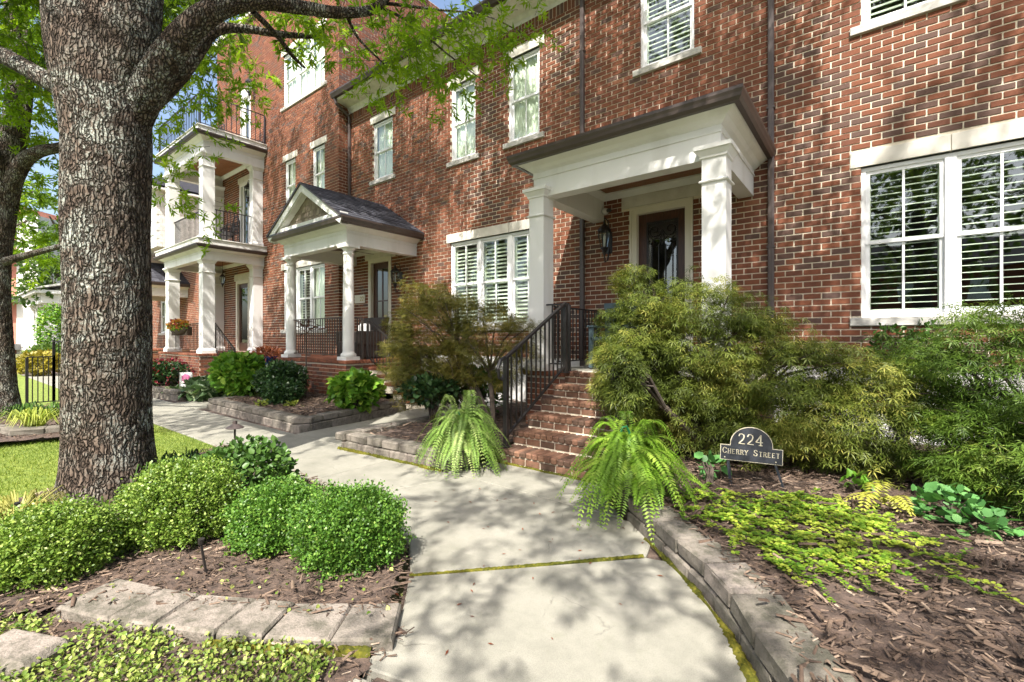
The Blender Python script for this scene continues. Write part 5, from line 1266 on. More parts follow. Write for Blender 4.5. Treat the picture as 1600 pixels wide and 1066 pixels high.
def crown(parent, vols, mat, leaf=.085, per=24, tlen=.38, name='crown', rule=None, tmpl=T_NARROW, droop=.25, twigs=True, gap=.25, tip=1.0, shell=.02, boughs=0):
    """vols: (centre, radii, twig count[, leaf size]); leaves sit along twigs spread through the volumes."""
    LV = []; parts = []
    P = []; D = []; S = []
    for vv in vols:
        c, r, n = vv[:3]; ls = vv[3] if len(vv) > 3 else leaf
        p = rs.normal(size=(n, 3)); p /= np.linalg.norm(p, axis=1, keepdims=True); d = p.copy()
        p = np.asarray(c) + p * np.asarray(r) * (rs.uniform(shell, 1, (n, 1)) ** (1 / 2.4))
        g = np.sin(p[:, 0] * 2.1 + 1.2 * np.sin(p[:, 1] * 1.3)) + np.sin(p[:, 1] * 2.3 + 1.1 * np.sin(p[:, 2] * 1.1) + 1) + np.sin(p[:, 2] * 2.5 + p[:, 0] * .8)
        keep = rs.uniform(-.9, .5, n) < g * gap + .15 - gap * .35
        if boughs:
            kb = int(boughs * n / max(v_[2] for v_ in vols)) + 4; c0 = p[keep][:kb] if rule is None else p[keep & rule(p)][:kb]; j = rs.randint(0, len(c0), n); p = c0[j] + rs.normal(size=(n, 3)) * np.array([.27, .27, .13]); keep = np.ones(n, bool)
        if rule is not None: keep &= rule(p)
        P.append(p[keep]); D.append(d[keep]); S.append(np.full(keep.sum(), ls))
    P = np.concatenate(P); D = np.concatenate(D); S = np.concatenate(S); n = len(P)
    D = D * .5 + rs.normal(size=(n, 3)) * .6 + np.array([0, 0, -droop]); D /= np.linalg.norm(D, axis=1, keepdims=True)
    TL = tlen * rs.uniform(.6, 1.2, n) * (S / leaf)
    t = ((np.arange(per) + .5) / per) ** tip * .95 + .08
    pos = P[:, None] + D[:, None] * (TL[:, None] * t[None])[:, :, None]
    pos = pos.reshape(-1, 3); N = len(pos); dd = np.repeat(D, per, 0)
    ld = dd * .55 + rs.normal(size=(N, 3)) * .62 + np.array([0, 0, -droop * .6])
    tone = np.clip(np.repeat(rs.beta(2, 2.4, n), per) * .6 + rs.uniform(0, .4, N), 0, 1)
    link(name, scatter(name, tmpl, pos, rotmats(N, ld), np.repeat(S, per) * rs.uniform(.7, 1.25, N), tone, mat), parent)
    if twigs: link('twigs', scatter('twigs', T_TWIG, P, rotmats(n, D), TL * 1.05, np.full(n, .5), m_twig), parent)['kind'] = 'stuff'
def V3(px, py, d): return tuple(at(px, py, d))
m_oakb = leafmat('sunlit_oak_leaf', [(0, (.14, .25, .010)), (.5, (.26, .42, .020)), (.85, (.38, .52, .03)), (1, (.55, .60, .08))], .55, .45)  # oak leaf lightened: sunshine on the low sprays is put into the colour
# ---- the big street tree on the left
t1 = thing('street_tree', 'large lichen-spotted oak trunk rising from the boxwood bed', 'tree', (-5.18, .96, 0), 'street trees along the lawn')
D0 = 3.95
tp = [(174, 812), (173, 770), (172, 690), (171, 500), (169, 330), (167, 220), (157, 120), (139, 20), (120, -90), (100, -260)]
tr = [.46, .37, .308, .288, .288, .30, .33, .30, .26, .21]
v, f, t = bark_tube([V3(px, py, D0) for px, py in tp], tr, 210, 340, .014, 40, 7.0, .10)
link('trunk', mesh_np('trunk', v, f, m_bark, t, smooth=True), t1)
limb('branch', t1, [V3(168, 290, 4.05), V3(200, 205, 4.0), V3(232, 140, 3.92), V3(262, 88, 3.88), V3(300, 42, 3.86), V3(345, 12, 3.9), V3(400, 2, 4.0), V3(470, 12, 4.2), V3(540, 20, 4.4), V3(590, 10, 4.6), V3(630, -40, 4.8)], [.09, .135, .13, .115, .10, .086, .070, .056, .047, .040, .028], 56, 150, .012)
limb('branch', t1, [V3(185, 230, 4.15), V3(215, 170, 4.15), V3(270, 120, 4.15), V3(305, 80, 4.2), V3(335, 48, 4.25), V3(380, 45, 4.4), V3(440, 54, 4.6), V3(512, 58, 4.9)], [.08, .12, .10, .075, .052, .038, .030, .02], 32, 90)
limb('branch', t1, [V3(395, 18, 4.2), V3(432, 55, 4.5), V3(455, 85, 4.7), V3(476, 106, 4.9)], [.028, .024, .020, .012], 14, 30, .003)
limb('branch', t1, [V3(150, 185, 4.05), V3(120, 150, 3.98), V3(85, 132, 3.95), V3(50, 112, 4.0), V3(10, 90, 4.1), V3(-60, 60, 4.3)], [.07, .10, .08, .072, .072, .06], 32, 60)
limb('branch', t1, [V3(166, 330, 4.06), V3(176, 230, 4.0), V3(192, 120, 3.95), V3(208, 30, 3.95), V3(224, -60, 4.1), V3(250, -200, 4.4)], [.16, .22, .235, .20, .17, .13], 96, 160, .016)
for a in ([(590, 10, 4.6), (640, 35, 4.9), (700, 85, 5.2), (760, 130, 5.4)], [(540, 20, 4.4), (560, 60, 4.6), (600, 100, 4.9)], [(600, 5, 4.7), (680, 15, 5.0), (760, 25, 5.2), (830, 60, 5.3)], [(630, -40, 4.8), (720, -30, 5.0), (820, -10, 5.2)]):
    limb('branch', t1, [V3(*q) for q in a], [.018, .013, .009, .006][:len(a)], 8, 24, .001)
crown(t1, [((-5.2, .8, 10.0), (5.6, 4.4, 5.0), 3700, .125)], m_oak, per=22, gap=1.0, shell=.45, boughs=125, rule=lambda p: p[:, 2] > 4.6 + np.maximum(0, p[:, 1] - 2.5) * .35 + np.maximum(0, -3.2 - p[:, 0]) * 0.0)
vis = []
for px, py, d, r, n in ((600, 55, 4.8, (.5, .35, .30), 62), (690, 70, 5.1, (.42, .35, .38), 66), (770, 55, 5.2, (.40, .3, .38), 52), (640, 10, 4.9, (.7, .4, .22), 50), (820, 35, 5.3, (.25, .25, .30), 22), (500, 45, 4.7, (.42, .3, .24), 36), (440, 18, 4.5, (.4, .3, .18), 22), (590, 130, 5.0, (.20, .2, .22), 18), (700, 130, 5.2, (.28, .2, .2), 18), (740, -20, 5.1, (.8, .5, .3), 50)):
    vis.append((V3(px, py, d), r, int(n * 1.0), .088))
for px, py, d, r, n in ((330, 110, 6.8, (.6, .5, .5), 70), (285, 200, 7.0, (.55, .5, .6), 80), (360, 150, 7.2, (.55, .4, .25), 50), (265, 290, 7.2, (.35, .35, .40), 40), (325, 330, 7.4, (.16, .2, .4), 18), (390, 80, 6.5, (.6, .4, .3), 40), (260, 110, 6.6, (.6, .5, .6), 60), (300, 20, 6.5, (.8, .6, .5), 90), (250, 60, 7.5, (.7, .6, .6), 90)):
    vis.append((V3(px, py, d), r, int(n * .72), .10))
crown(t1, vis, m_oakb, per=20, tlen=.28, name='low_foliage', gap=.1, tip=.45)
# ---- the next street tree to the left
t0 = thing('street_tree', 'darker street tree cut by the left edge of the picture', 'tree', (-11.0, .85, 0), 'street trees along the lawn')
v, f, t = bark_tube([V3(6, 690, 7.5), V3(8, 660, 7.5), V3(2, 600, 7.5), V3(-4, 480, 7.5), V3(-4, 400, 7.5), V3(2, 330, 7.5), V3(15, 260, 7.5), V3(24, 150, 7.6), V3(20, 0, 7.8), V3(10, -120, 8)], [.30, .24, .19, .165, .16, .18, .17, .13, .11, .08], 96, 220, .014, 30, 7)
link('trunk', mesh_np('trunk', v, f, m_bark, t, smooth=True), t0)
for a, r in (([(12, 300, 7.5), (35, 255, 7.4), (60, 238, 7.3), (95, 230, 7.2), (140, 215, 7.1)], [.13, .11, .09, .07, .05]), ([(4, 410, 7.5), (45, 398, 7.3), (95, 385, 7.1), (150, 372, 6.9)], [.07, .05, .04, .03]), ([(20, 240, 7.6), (35, 190, 7.6), (42, 120, 7.7), (35, 0, 7.9)], [.13, .10, .08, .06]), ([(4, 300, 7.5), (-10, 250, 7.3), (-40, 200, 7.2)], [.15, .12, .1])):
    limb('branch', t0, [V3(*q) for q in a], r, 20, 40, .008)
crown(t0, [((-11.5, .6, 10.0), (5.4, 4.2, 5.0), 3200, .13)], m_oak, per=20, gap=1.0, shell=.45, boughs=115, rule=lambda p: p[:, 2] > 5.2)
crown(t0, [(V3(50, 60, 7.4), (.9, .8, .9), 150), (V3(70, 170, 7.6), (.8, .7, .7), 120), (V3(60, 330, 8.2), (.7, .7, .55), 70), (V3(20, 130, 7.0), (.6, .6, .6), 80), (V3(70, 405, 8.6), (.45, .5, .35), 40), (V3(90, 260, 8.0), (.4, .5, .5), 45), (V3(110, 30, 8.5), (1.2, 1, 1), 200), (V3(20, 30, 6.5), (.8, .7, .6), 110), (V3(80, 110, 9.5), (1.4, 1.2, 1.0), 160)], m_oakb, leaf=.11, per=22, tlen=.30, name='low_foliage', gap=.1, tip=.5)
# ---- the street tree to the right, out of the picture but shading it
t2 = thing('street_tree', 'street tree beside the photographer, seen in shade and reflections', 'tree', (3.4, .3, 0), 'street trees along the lawn')
v, f, t = bark_tube([(3.4, .2, -.05), (3.4, .2, .2), (3.38, .22, 2), (3.35, .25, 4), (3.2, .3, 6), (3.0, .4, 8.5)], [.40, .30, .26, .25, .20, .12], 40, 90, .02, 13, 3)
link('trunk', mesh_np('trunk', v, f, m_bark, t, smooth=True), t2)
for a, r in (([(3.35, .25, 5.2), (2.4, .3, 7.4), (1.4, .4, 9.2)], [.08, .06, .03]), ([(3.35, .25, 4.4), (3.8, 1.4, 6), (4.2, 2.4, 7.4)], [.12, .08, .04]), ([(3.3, .3, 5), (2.6, -1, 6.5), (1.6, -2.4, 7.8)], [.12, .08, .04]), ([(3.3, .3, 5.4), (2.4, 1.9, 7.2), (1.6, 3.0, 8.6)], [.10, .07, .03])):
    limb('branch', t2, a, r, 14, 30, .008)
crown(t2, [((2.8, .2, 9.8), (5.4, 4.4, 4.8), 3700, .125)], m_oak, per=22, gap=1.0, shell=.45, boughs=135, rule=lambda p: p[:, 2] > 5.0 + np.maximum(0, p[:, 1] - 1) * .55)
crown(t2, [((.9, -2.4, 5.5), (1.9, 1.6, .6), 150, .11)], m_oak, per=20, gap=.8, name='low_foliage')  # unseen clump added to dapple the walk and show as foliage in panes
# ---- trees far off, each with its own trunk and crown
def far_tree(label, x, y, h, r, n, leaf=.3, z0=.28, mat=m_farleaf):
    t = thing('background_tree', label, 'tree', (x, y, 0), 'trees in the background')
    MB().tube([(x, y, -.1), (x + .1, y, h * .3), (x - .1, y + .1, h * .6), (x, y, h * .85)], [r * .09, r * .07, r * .045, r * .01], 10).build('trunk', m_twig, t)
    m = MB()
    for k in range(7):
        a = k * 2.4; e = Vector((x + r * .6 * math.cos(a), y + r * .6 * math.sin(a), h * (.45 + .06 * k))); m.tube([(x, y, h * (.28 + .05 * k)), Vector((x, y, h * (.34 + .05 * k))).lerp(e, .5), e], [r * .035, r * .025, r * .01], 6)
    m.build('limbs', m_twig, t)
    crown(t, [((x, y, h * .62), (r, r, h * .40), n, leaf)], mat, leaf=leaf, per=14, tlen=leaf * 3.2, twigs=False, rule=lambda p: p[:, 2] > h * z0, tmpl=T_OVAL)
far_tree('tall leafy tree beyond the white house, upper left', *at(110, 500, 40).xy, 15, 5, 550)
far_tree('leafy tree between the white house and the apartment block', *at(80, 500, 38).xy, 9, 1.1, 160)
far_tree('far tree showing behind the upper balconies', *at(300, 500, 46).xy, 17, 6, 450, .35)
far_tree('far tree left of the picture edge', *at(-60, 500, 26).xy, 13, 5, 450, .25)
far_tree('tree across the street to the right, seen in panes', 1.8, -14, 12, 4.6, 800, .22)
far_tree('tree across the street in the middle, seen in panes', -4, -18, 7, 3.4, 400, .22)
far_tree('tree across the street to the left, seen in panes', -17, -17, 7.5, 3.6, 350, .22)
# ================================================================ shrubs and flowers
def maple(name, label, blobs, mat, base, size=.066, trunk_to=None, group='lacy Japanese maples'):
    t = thing(name, label, 'shrub', base, group)
    P = []; D = []
    for c, r, n in blobs:
        # tiers: points on the shell plus some within, hanging outward
        p, d, k = ellipsoid_pts(int(n * 2.3), c, r, .58, 1.0, .10, lump=.20); P.append(p); D.append(d)
    P = np.concatenate(P); D = np.concatenate(D); n = len(P)
    tier = np.sin(P[:, 2] * 17 + np.sin(P[:, 0] * 4) * 1.2 + np.cos(P[:, 1] * 5)); keep = rs.uniform(-1.65, .7, n) < tier; P = P[keep]; D = D[keep]; n = len(P)
    dirs = D * np.array([.75, .75, .10]) + rs.normal(size=(n, 3)) * .38 + np.array([0, 0, -.30])
    cl = .5 + .28 * np.sin(P[:, 0] * 5.3 + 1) * np.cos(P[:, 2] * 6.1) + .12 * np.sin(P[:, 1] * 11)
    tone = np.clip(cl + rs.normal(0, .2, n), 0, 1)
    link('foliage', scatter('foliage', T_MAPLE, P, rotmats(n, dirs, .55), rs.uniform(size * .65, size * 1.35, n), tone, mat), t)
    b = Vector(base)
    for c, r, _ in blobs:
        m = MB(); c = Vector(c); hub = b.lerp(c, .55) + Vector((0, 0, .12))
        m.tube([b, b.lerp(hub, .5) + Vector((.03, -.02, .03)), hub], [.042, .034, .026], 8)
        for k in range(9):
            a = k * 2.4 + c.x; e = c + Vector((math.cos(a) * r[0] * .8, math.sin(a) * r[1] * .8, r[2] * rs.uniform(-.1, .7)))
            m.tube([hub, hub.lerp(e, .5) + Vector((0, 0, .12 * r[2] + .05)), e], [.018, .012, .004], 6)
        m.build('branch', m_twig, t)
    return t
maple('lacy_maple', 'big bronze-green lacy maple right of the brick steps, behind the sign', [((-1.90, 4.72, 1.32), (.50, .46, .66), 4200), ((-1.35, 4.90, 1.22), (.72, .52, .78), 6000), ((-.75, 5.0, .85), (.72, .50, .70), 6200), ((-.12, 5.1, .64), (.62, .46, .55), 4400), ((-1.15, 4.90, .52), (.80, .42, .44), 2600), ((-2.05, 4.72, 2.0), (.24, .18, .20), 340), ((-1.98, 4.45, .95), (.34, .30, .52), 1700), (tuple(at(962, 590, 4.5)), (.22, .20, .36), 1100), (tuple(at(978, 600, 4.12)), (.16, .12, .34), 900)], m_maple2, (-1.35, 5.0, .12))
maple('lacy_maple', 'bronze lacy maple left of the brick steps, before the triple window', [((-5.45, 5.0, 1.38), (.90, .70, .88), 6600), ((-4.40, 5.05, 1.26), (.86, .60, .68), 4600), ((-5.3, 4.75, .75), (.85, .55, .52), 2800), ((-5.75, 5.3, 1.92), (.50, .38, .38), 1000), ((-6.15, 5.0, 1.05), (.45, .42, .55), 1300)], m_maple, (-3.95, 4.65, .14))
maple('lacy_maple', 'green lacy maple under the double window at the right edge', [((.90, 5.35, .95), (.86, .65, .68), 7600), ((1.0, 4.80, .50), (.80, .55, .48), 5200), ((1.8, 5.0, .95), (.8, .7, .7), 2400), ((.40, 5.75, .90), (.50, .38, .45), 1500)], m_maple3, (1.2, 5.5, .14))
shrub('dead_leaf_cluster', 'small cluster of dead orange leaves caught in the maple', 'leaves', [((.12, 5.10, .82), (.05, .05, .06), 26)], T_NARROW, .09, m_orange, (.12, 5.10, .76), stems=False, zmin=None)
BX = 'clipped boxwoods in the front bed'
def boxwood(label, px, d, rx, rz, zc, n, mat, sz=.0165):
    c = at(px, 700, d)
    return shrub('boxwood', label, 'boxwood', [((c.x, c.y, zc), (rx, rx, rz), n), ((c.x + rx * .3, c.y + .05, zc + rz * .12), (rx * .72, rx * .72, rz * .95), n // 3), ((c.x - rx * .3, c.y - .06, zc + rz * .04), (rx * .75, rx * .75, rz * .98), n // 3)], T_LEAF1, sz * 1.05, mat, (c.x, c.y, .03), group=BX, lo=.80, jit=.65, lump=.12, clus=330, sig=.022, out=.30, upb=.40)
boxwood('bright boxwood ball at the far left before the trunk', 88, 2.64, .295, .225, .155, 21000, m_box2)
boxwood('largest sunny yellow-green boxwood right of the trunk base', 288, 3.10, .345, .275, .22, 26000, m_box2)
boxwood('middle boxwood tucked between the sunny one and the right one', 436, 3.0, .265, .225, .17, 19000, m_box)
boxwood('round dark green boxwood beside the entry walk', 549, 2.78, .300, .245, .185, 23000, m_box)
c = at(385, 720, 3.85)
shrub('ivy_shrub', 'broad-leaved green shrub behind the boxwoods near the path light', 'shrub', [((c.x, c.y, .22), (.42, .36, .27), 2600), ((c.x - .35, c.y - .12, .15), (.35, .3, .2), 1300)], T_BROAD, .05, m_ivy, (c.x, c.y, .03), lo=.7, jit=.7)
# ferns
def fern(name, label, base, nf, L, mat, pot=True, hook=True, h0=.42, rise=.30, fall=.55, wid=.055, npin=42, group=None, catg='fern'):
    t = thing(name, label, catg, base, group); b = Vector(base); V = []; F = []; T = []
    for i in range(nf):
        a = rs.uniform(0, 6.283); l = L * rs.uniform(.45, 1.12); up = rise * rs.uniform(.1, 1.3); dn = fall * rs.uniform(.3, 1.15)
        if i < nf * .2: up *= 1.5; dn *= .22; l *= .75
        d = Vector((math.cos(a), math.sin(a), 0)); q = Vector((-d.y, d.x, 0)); tw = rs.uniform(-1.6, 1.6); tn = rs.beta(2, 2)
        P = lambda s: b + Vector((0, 0, h0)) + d * (l * (s - .12 * s * s)) + q * (tw * .12 * s * s) + Vector((0, 0, up * 4 * s * (1 - s) * .9 + up * .2 * s - dn * s ** 2.2))
        for k in range(npin):
            s = .06 + .94 * k / npin; p = P(s); p2 = P(min(1, s + .02)); ax = (p2 - p).normalized(); side = ax.cross(Vector((0, 0, 1)));
            side = (side + q * .3 * (1 if side.dot(q) > 0 else -1)).normalized(); nrm = side.cross(ax)
            w_ = wid * (math.sin(math.pi * min(1, .10 + s * .9)) ** .6) * rs.uniform(.7, 1.15); hw = l / npin * .62
            for sg in (-1, 1):
                e = p + side * sg * w_ + ax * w_ * .28 - nrm * w_ * .12; n0 = len(V)
                V += [p - ax * hw * .6, p + side * sg * w_ * .5 - ax * hw * .8, e, p + side * sg * w_ * .55 + ax * hw * 1.1]
                F.append((n0, n0 + 1, n0 + 2, n0 + 3)); T.append(float(np.clip(tn * .8 + rs.uniform(-.1, .3), 0, 1)))
    link('fronds', mesh_np('fronds', [tuple(v) for v in V], F, mat, T), t)
    if pot: MB().lathe(b.x, b.y, [(.11, b.z), (.16, b.z + .02), (.19, b.z + h0 * .85), (.20, b.z + h0 * .9), (.17, b.z + h0 * .92)], 18).build('pot', m_terracotta, t)
    if hook:
        z = b.z + h0; m = MB()
        m.tube([(b.x, b.y, z), (b.x, b.y, z + .26), (b.x - .02, b.y - .015, z + .31), (b.x - .05, b.y - .03, z + .30), (b.x - .055, b.y - .035, z + .26)], [.010] * 5, 8)
        for k in range(3):
            a = k * 2.09; m.tube([(b.x + .18 * math.cos(a), b.y + .18 * math.sin(a), z - .03), (b.x, b.y, z + .20)], .005, 6)
        m.build('hanger', m_green, t)
    return t
FG = 'potted ferns either side of the brick steps'
fern('potted_fern', 'potted fern left of the brick steps with green hanger', (-3.42, 3.50, .03), 150, .58, m_fernpale, group=FG, h0=.24, rise=.30, fall=.34, wid=.060)
fern('potted_fern', 'bright lime potted fern right of the steps at the wall end', (-1.50, 3.42, .16), 175, .62, m_fern, group=FG, h0=.20, rise=.22, fall=.36, wid=.064)
gfy = gp(1385, 795, .15)
fern('ground_fern', 'small yellow-green fern growing in the mulch right of the sign', (gfy.x, gfy.y, .14), 8, .34, m_fernyel, pot=False, hook=False, h0=.03, rise=.15, fall=.05, wid=.060, npin=16)
shrub('broadleaf_seedling', 'small round-leaved plant just left of the sign legs', 'plant', [(tuple(gp(1110, 745, .15) + Vector((0, 0, .10))), (.10, .10, .07), 22)], T_ROUND, .085, m_colum, tuple(gp(1110, 760, .15)), lo=.2, out=.5, upb=.2, jit=.4, roll=.5)
cg = gp(1490, 815, .15)
shrub('columbine', 'mound of rounded bright green leaves by the right-hand maple', 'plant', [((cg.x, cg.y, .22), (.22, .17, .14), 190), ((cg.x + .12, cg.y - .12, .18), (.16, .13, .10), 110)], T_ROUND, .055, m_colum, (cg.x, cg.y, .14), lo=.6, out=.6, upb=.1, jit=.5, roll=.6)
cw = gp(1340, 770, .15)
shrub('hydrangea_seedling', 'dark green seedling behind the yellow fern', 'plant', [((cw.x, cw.y, .22), (.09, .09, .07), 26)], T_BROAD, .08, m_hyd, (cw.x, cw.y, .14), lo=.3)
# creeping golden ground cover: strands of round leaves
CRP = [(1040, 775), (1100, 765), (1180, 770), (1260, 775), (1330, 800), (1400, 835), (1480, 880), (1440, 890), (1370, 880), (1300, 880), (1240, 870), (1200, 895), (1150, 855), (1100, 830), (1060, 800)]
GP = [tuple(gp(x, y, .16).xy) for x, y in CRP]
S = sample_poly(GP, 200); pos = []; dr = []; tn = []
for s in S:
    a = rs.uniform(-1.0, 1.6) - .3; p = np.array(s); L_ = rs.uniform(.15, .42); k = int(L_ / .013); base_t = rs.uniform(.2, .9)
    for i in range(k):
        a += rs.normal(0, .10); p = p + np.array([math.cos(a), math.sin(a)]) * .013
        for sg in (-1, 1):
            b = a + sg * 1.35; pos.append((p[0], p[1], .165 + .012 * math.sin(i * .4) + rs.uniform(0, .012))); dr.append((math.cos(b), math.sin(b), .25)); tn.append(np.clip(base_t + rs.normal(0, .15), 0, 1))
pos = np.array(pos); dr = np.array(dr); tn = np.array(tn)
o = link('golden_creeper', scatter('golden_creeper', T_ROUND, pos, rotmats(len(pos), dr + rs.normal(size=dr.shape) * .2, .35), rs.uniform(.014, .026, len(pos)), tn, m_jenny)); tag(o, 'golden creeping ground cover spilling behind the curved wall', 'ground cover', kind='stuff')
# ground cover at the lower left
P = sample_poly([(-3.7, .0), (-3.1, .36), (-2.4, .74), (-1.85, 1.07), (-1.70, 1.04), (-1.74, .6), (-1.55, -.8), (-3.6, -.8)], 24000)
g = np.sin(P[:, 0] * 6) * np.cos(P[:, 1] * 7.3) + .5 * np.sin(P[:, 0] * 15 + P[:, 1] * 12); P = P[rs.uniform(-1.3, .5, len(P)) < g]; n = len(P)
o = link('ground_cover', scatter('ground_cover', T_BROAD, np.c_[P, rs.uniform(.01, .06, n)], rotmats(n, rs.normal(size=(n, 3)) + np.array([0, 0, .25]), .8), rs.uniform(.011, .025, n), np.clip(rs.beta(2, 1.8, n), 0, 1), m_cover)); tag(o, 'low leafy ground cover in front of the edging stones', 'ground cover', kind='stuff')
P = sample_poly(LB, 700); n = len(P)
o = link('weeds', scatter('weeds', T_BROAD, np.c_[P, rs.uniform(.04, .08, n)], rotmats(n, rs.normal(size=(n, 3)) + np.array([0, 0, .3]), .8), rs.uniform(.014, .03, n), rs.uniform(.2, 1, n), m_cover)); tag(o, 'scattered small weeds in the boxwood mulch', 'weeds', kind='stuff')
# tufts
c = gp(28, 822, .03); blades('golden_sedge', 'straw-gold sedge tuft at the far left of the bed', 'grass tuft', (c.x, c.y, .03), 260, .22, .34, m_sedge, .005, droop=.9)
c = gp(245, 765, .03); blades('liriope', 'dark green grass tuft right of the big trunk', 'grass tuft', (c.x, c.y, .03), 150, .30, .28, m_lirio, .007)
c = gp(290, 745, .03); blades('liriope', 'second dark grass tuft by the lawn edge behind the trunk', 'grass tuft', (c.x, c.y, .03), 90, .26, .24, m_lirio, .007)
c = gp(55, 672, .08); blades('striped_grass', 'bright striped grass tuft beside the far street tree', 'grass tuft', (c.x, c.y, .08), 130, .32, .42, m_stripe, .010)
for px, nm in ((38, 'left'), (80, 'right')):
    c = gp(px, 655, .05); blades('liriope', 'dark grass tuft behind the striped grass, ' + nm + ' one', 'grass tuft', (c.x, c.y, .05), 90, .28, .35, m_lirio, .010)
# shrubs before the gabled porch
def sh(name, label, px, py, d, r, n, tm, size, mat, zb=.15, cat='shrub', extra=(), **k):
    c = at(px, py, d); bl = [(tuple(c), r, n // 2)] + [((c.x + r[0] * .55 * math.cos(q_), c.y + r[1] * .55 * math.sin(q_), c.z + r[2] * z_), (r[0] * .55, r[1] * .55, r[2] * .55), n // 5) for q_, z_ in ((.4 + px, .35), (2.3 + px, .45), (4.1 + px, .15), (5.4 + px, .5))] + [((c.x + a, c.y + b, c.z + e), q, m_) for a, b, e, q, m_ in extra]
    return shrub(name, label, cat, bl, tm, size, mat, (c.x, c.y, zb), **k)
sh('hydrangea', 'lime green hydrangea at the left end of the walled bed', 372, 588, 9.8, (.52, .42, .42), 1500, T_BROAD, .13, m_hyd, extra=((.35, .1, -.1, (.4, .35, .3), 700),))
sh('dark_shrub', 'dark glossy shrub below the bronze railing', 440, 600, 9.2, (.52, .42, .42), 2400, T_OVAL, .075, m_rose, extra=((.42, -.2, -.12, (.4, .32, .28), 1400), (.75, -.35, -.16, (.28, .25, .22), 700)))
sh('hydrangea', 'bright hydrangea at the corner of the gabled-porch base', 556, 612, 7.9, (.42, .36, .28), 1000, T_BROAD, .13, m_hyd)
sh('red_azalea', 'red-flowered shrub beyond the trunk', 252, 590, 12.6, (.80, .6, .40), 2300, T_OVAL, .09, m_rose, cat='shrub')
p, d_, k_ = ellipsoid_pts(260, tuple(at(262, 585, 12.55)), (.72, .55, .40), .92, 1.03); o = link('red_flowers', scatter('red_flowers', T_ROUND, p, rotmats(len(p), d_ + rs.normal(size=p.shape) * .5), rs.uniform(.045, .085, len(p)), rs.uniform(0, 1, len(p)), m_red)); tag(o, 'red flowers covering the shrub beyond the trunk', 'flowers', kind='stuff')
sh('hosta', 'cream-edged hosta clump below the flower sign', 322, 612, 10.3, (.55, .36, .20), 300, T_BROAD, .22, m_hosta, upb=.0, lo=.4, cat='plant')
sh('hosta', 'small grey-green hosta beside the flower sign leg', 285, 618, 10.9, (.40, .3, .16), 200, T_BROAD, .16, m_hosta, upb=.0, lo=.4, cat='plant')
for px, py, q in ((410, 632, 'leftmost'), (455, 634, 'middle'), (468, 642, 'rightmost')):
    sh('pale_seedling', 'pale lime seedling in the walled bed, ' + q + ' of three', px, py, 8.2, (.12, .10, .06), 60, T_BROAD, .06, m_stripe, lo=.2, cat='plant')
sh('shade_shrub', 'low dark shrub behind the left potted fern', 672, 612, 6.6, (.42, .35, .20), 800, T_OVAL, .09, m_rose, cat='shrub')
sh('foundation_shrub', 'dark shrub in the shade under the left maple', 745, 610, 6.9, (.5, .4, .35), 1300, T_OVAL, .07, m_ivy, cat='shrub')
sh('wall_shrub', 'leafy green shrub against the wall between the two right maples', 1415, 560, 5.4, (.35, .25, .40), 700, T_OVAL, .06, m_ivy, cat='shrub')
# red cordyline on a tall stem before the railing
c = at(478, 590, 9.35); t = thing('red_cordyline', 'thin-stemmed plant with long dark red leaves before the bronze railing', 'plant', (c.x, c.y, .2))
MB().tube([(c.x, c.y, .15), (c.x + .01, c.y, 1.0), (c.x, c.y, 1.62)], [.014, .012, .009], 6).build('stem', m_twig, t)
nl = 34; dd = rs.normal(size=(nl, 3)); dd[:, 2] = rs.uniform(-.3, .8, nl)
link('leaves', scatter('leaves', ([(0, 0, 0), (.05, .4, .03), (0, 1, -.12), (-.05, .4, .03)], [(0, 1, 2, 3)]), np.tile([c.x, c.y, 1.55], (nl, 1)) + rs.normal(size=(nl, 3)) * .08, rotmats(nl, dd), rs.uniform(.20, .36, nl), rs.uniform(0, .5, nl), leafmat('cordyline_leaf', [(0, (.05, .02, .015)), (1, (.14, .06, .04))], .2)), t)
# hedges and fence beyond the lawn
def far_shrub(name, label, px, py, d, r, n, mat, size=.14, tm=T_OVAL):
    c = at(px, py, d); return shrub(name, label, 'shrub', [(tuple(c), r, n)], tm, size, mat, (c.x, c.y, 0), stems=False, lo=.6)
far_shrub('golden_shrub', 'golden shrub behind the far fence', 62, 568, 17, (1.0, .6, .42), 1500, m_gold_hedge)
far_shrub('clipped_hedge', 'pale clipped hedge behind the golden shrub', 75, 552, 20, (1.6, .7, .35), 1500, m_farleaf, .13)
far_shrub('conifer', 'narrow bright green conifer against the big trunk', 82, 520, 21, (.55, .55, 1.35), 1700, m_hyd, .13)
t = railing('iron_fence', 'black iron fence beyond the lawn', [(gp(42, 640).to_tuple(), gp(84, 636).to_tuple(), 1.0, .12, 4, 1, 2), (gp(84, 636).to_tuple(), gp(150, 640).to_tuple(), 1.3, .12, 7, 2, 1)], m_iron, tuple(gp(60, 640))); t['category'] = 'fence'

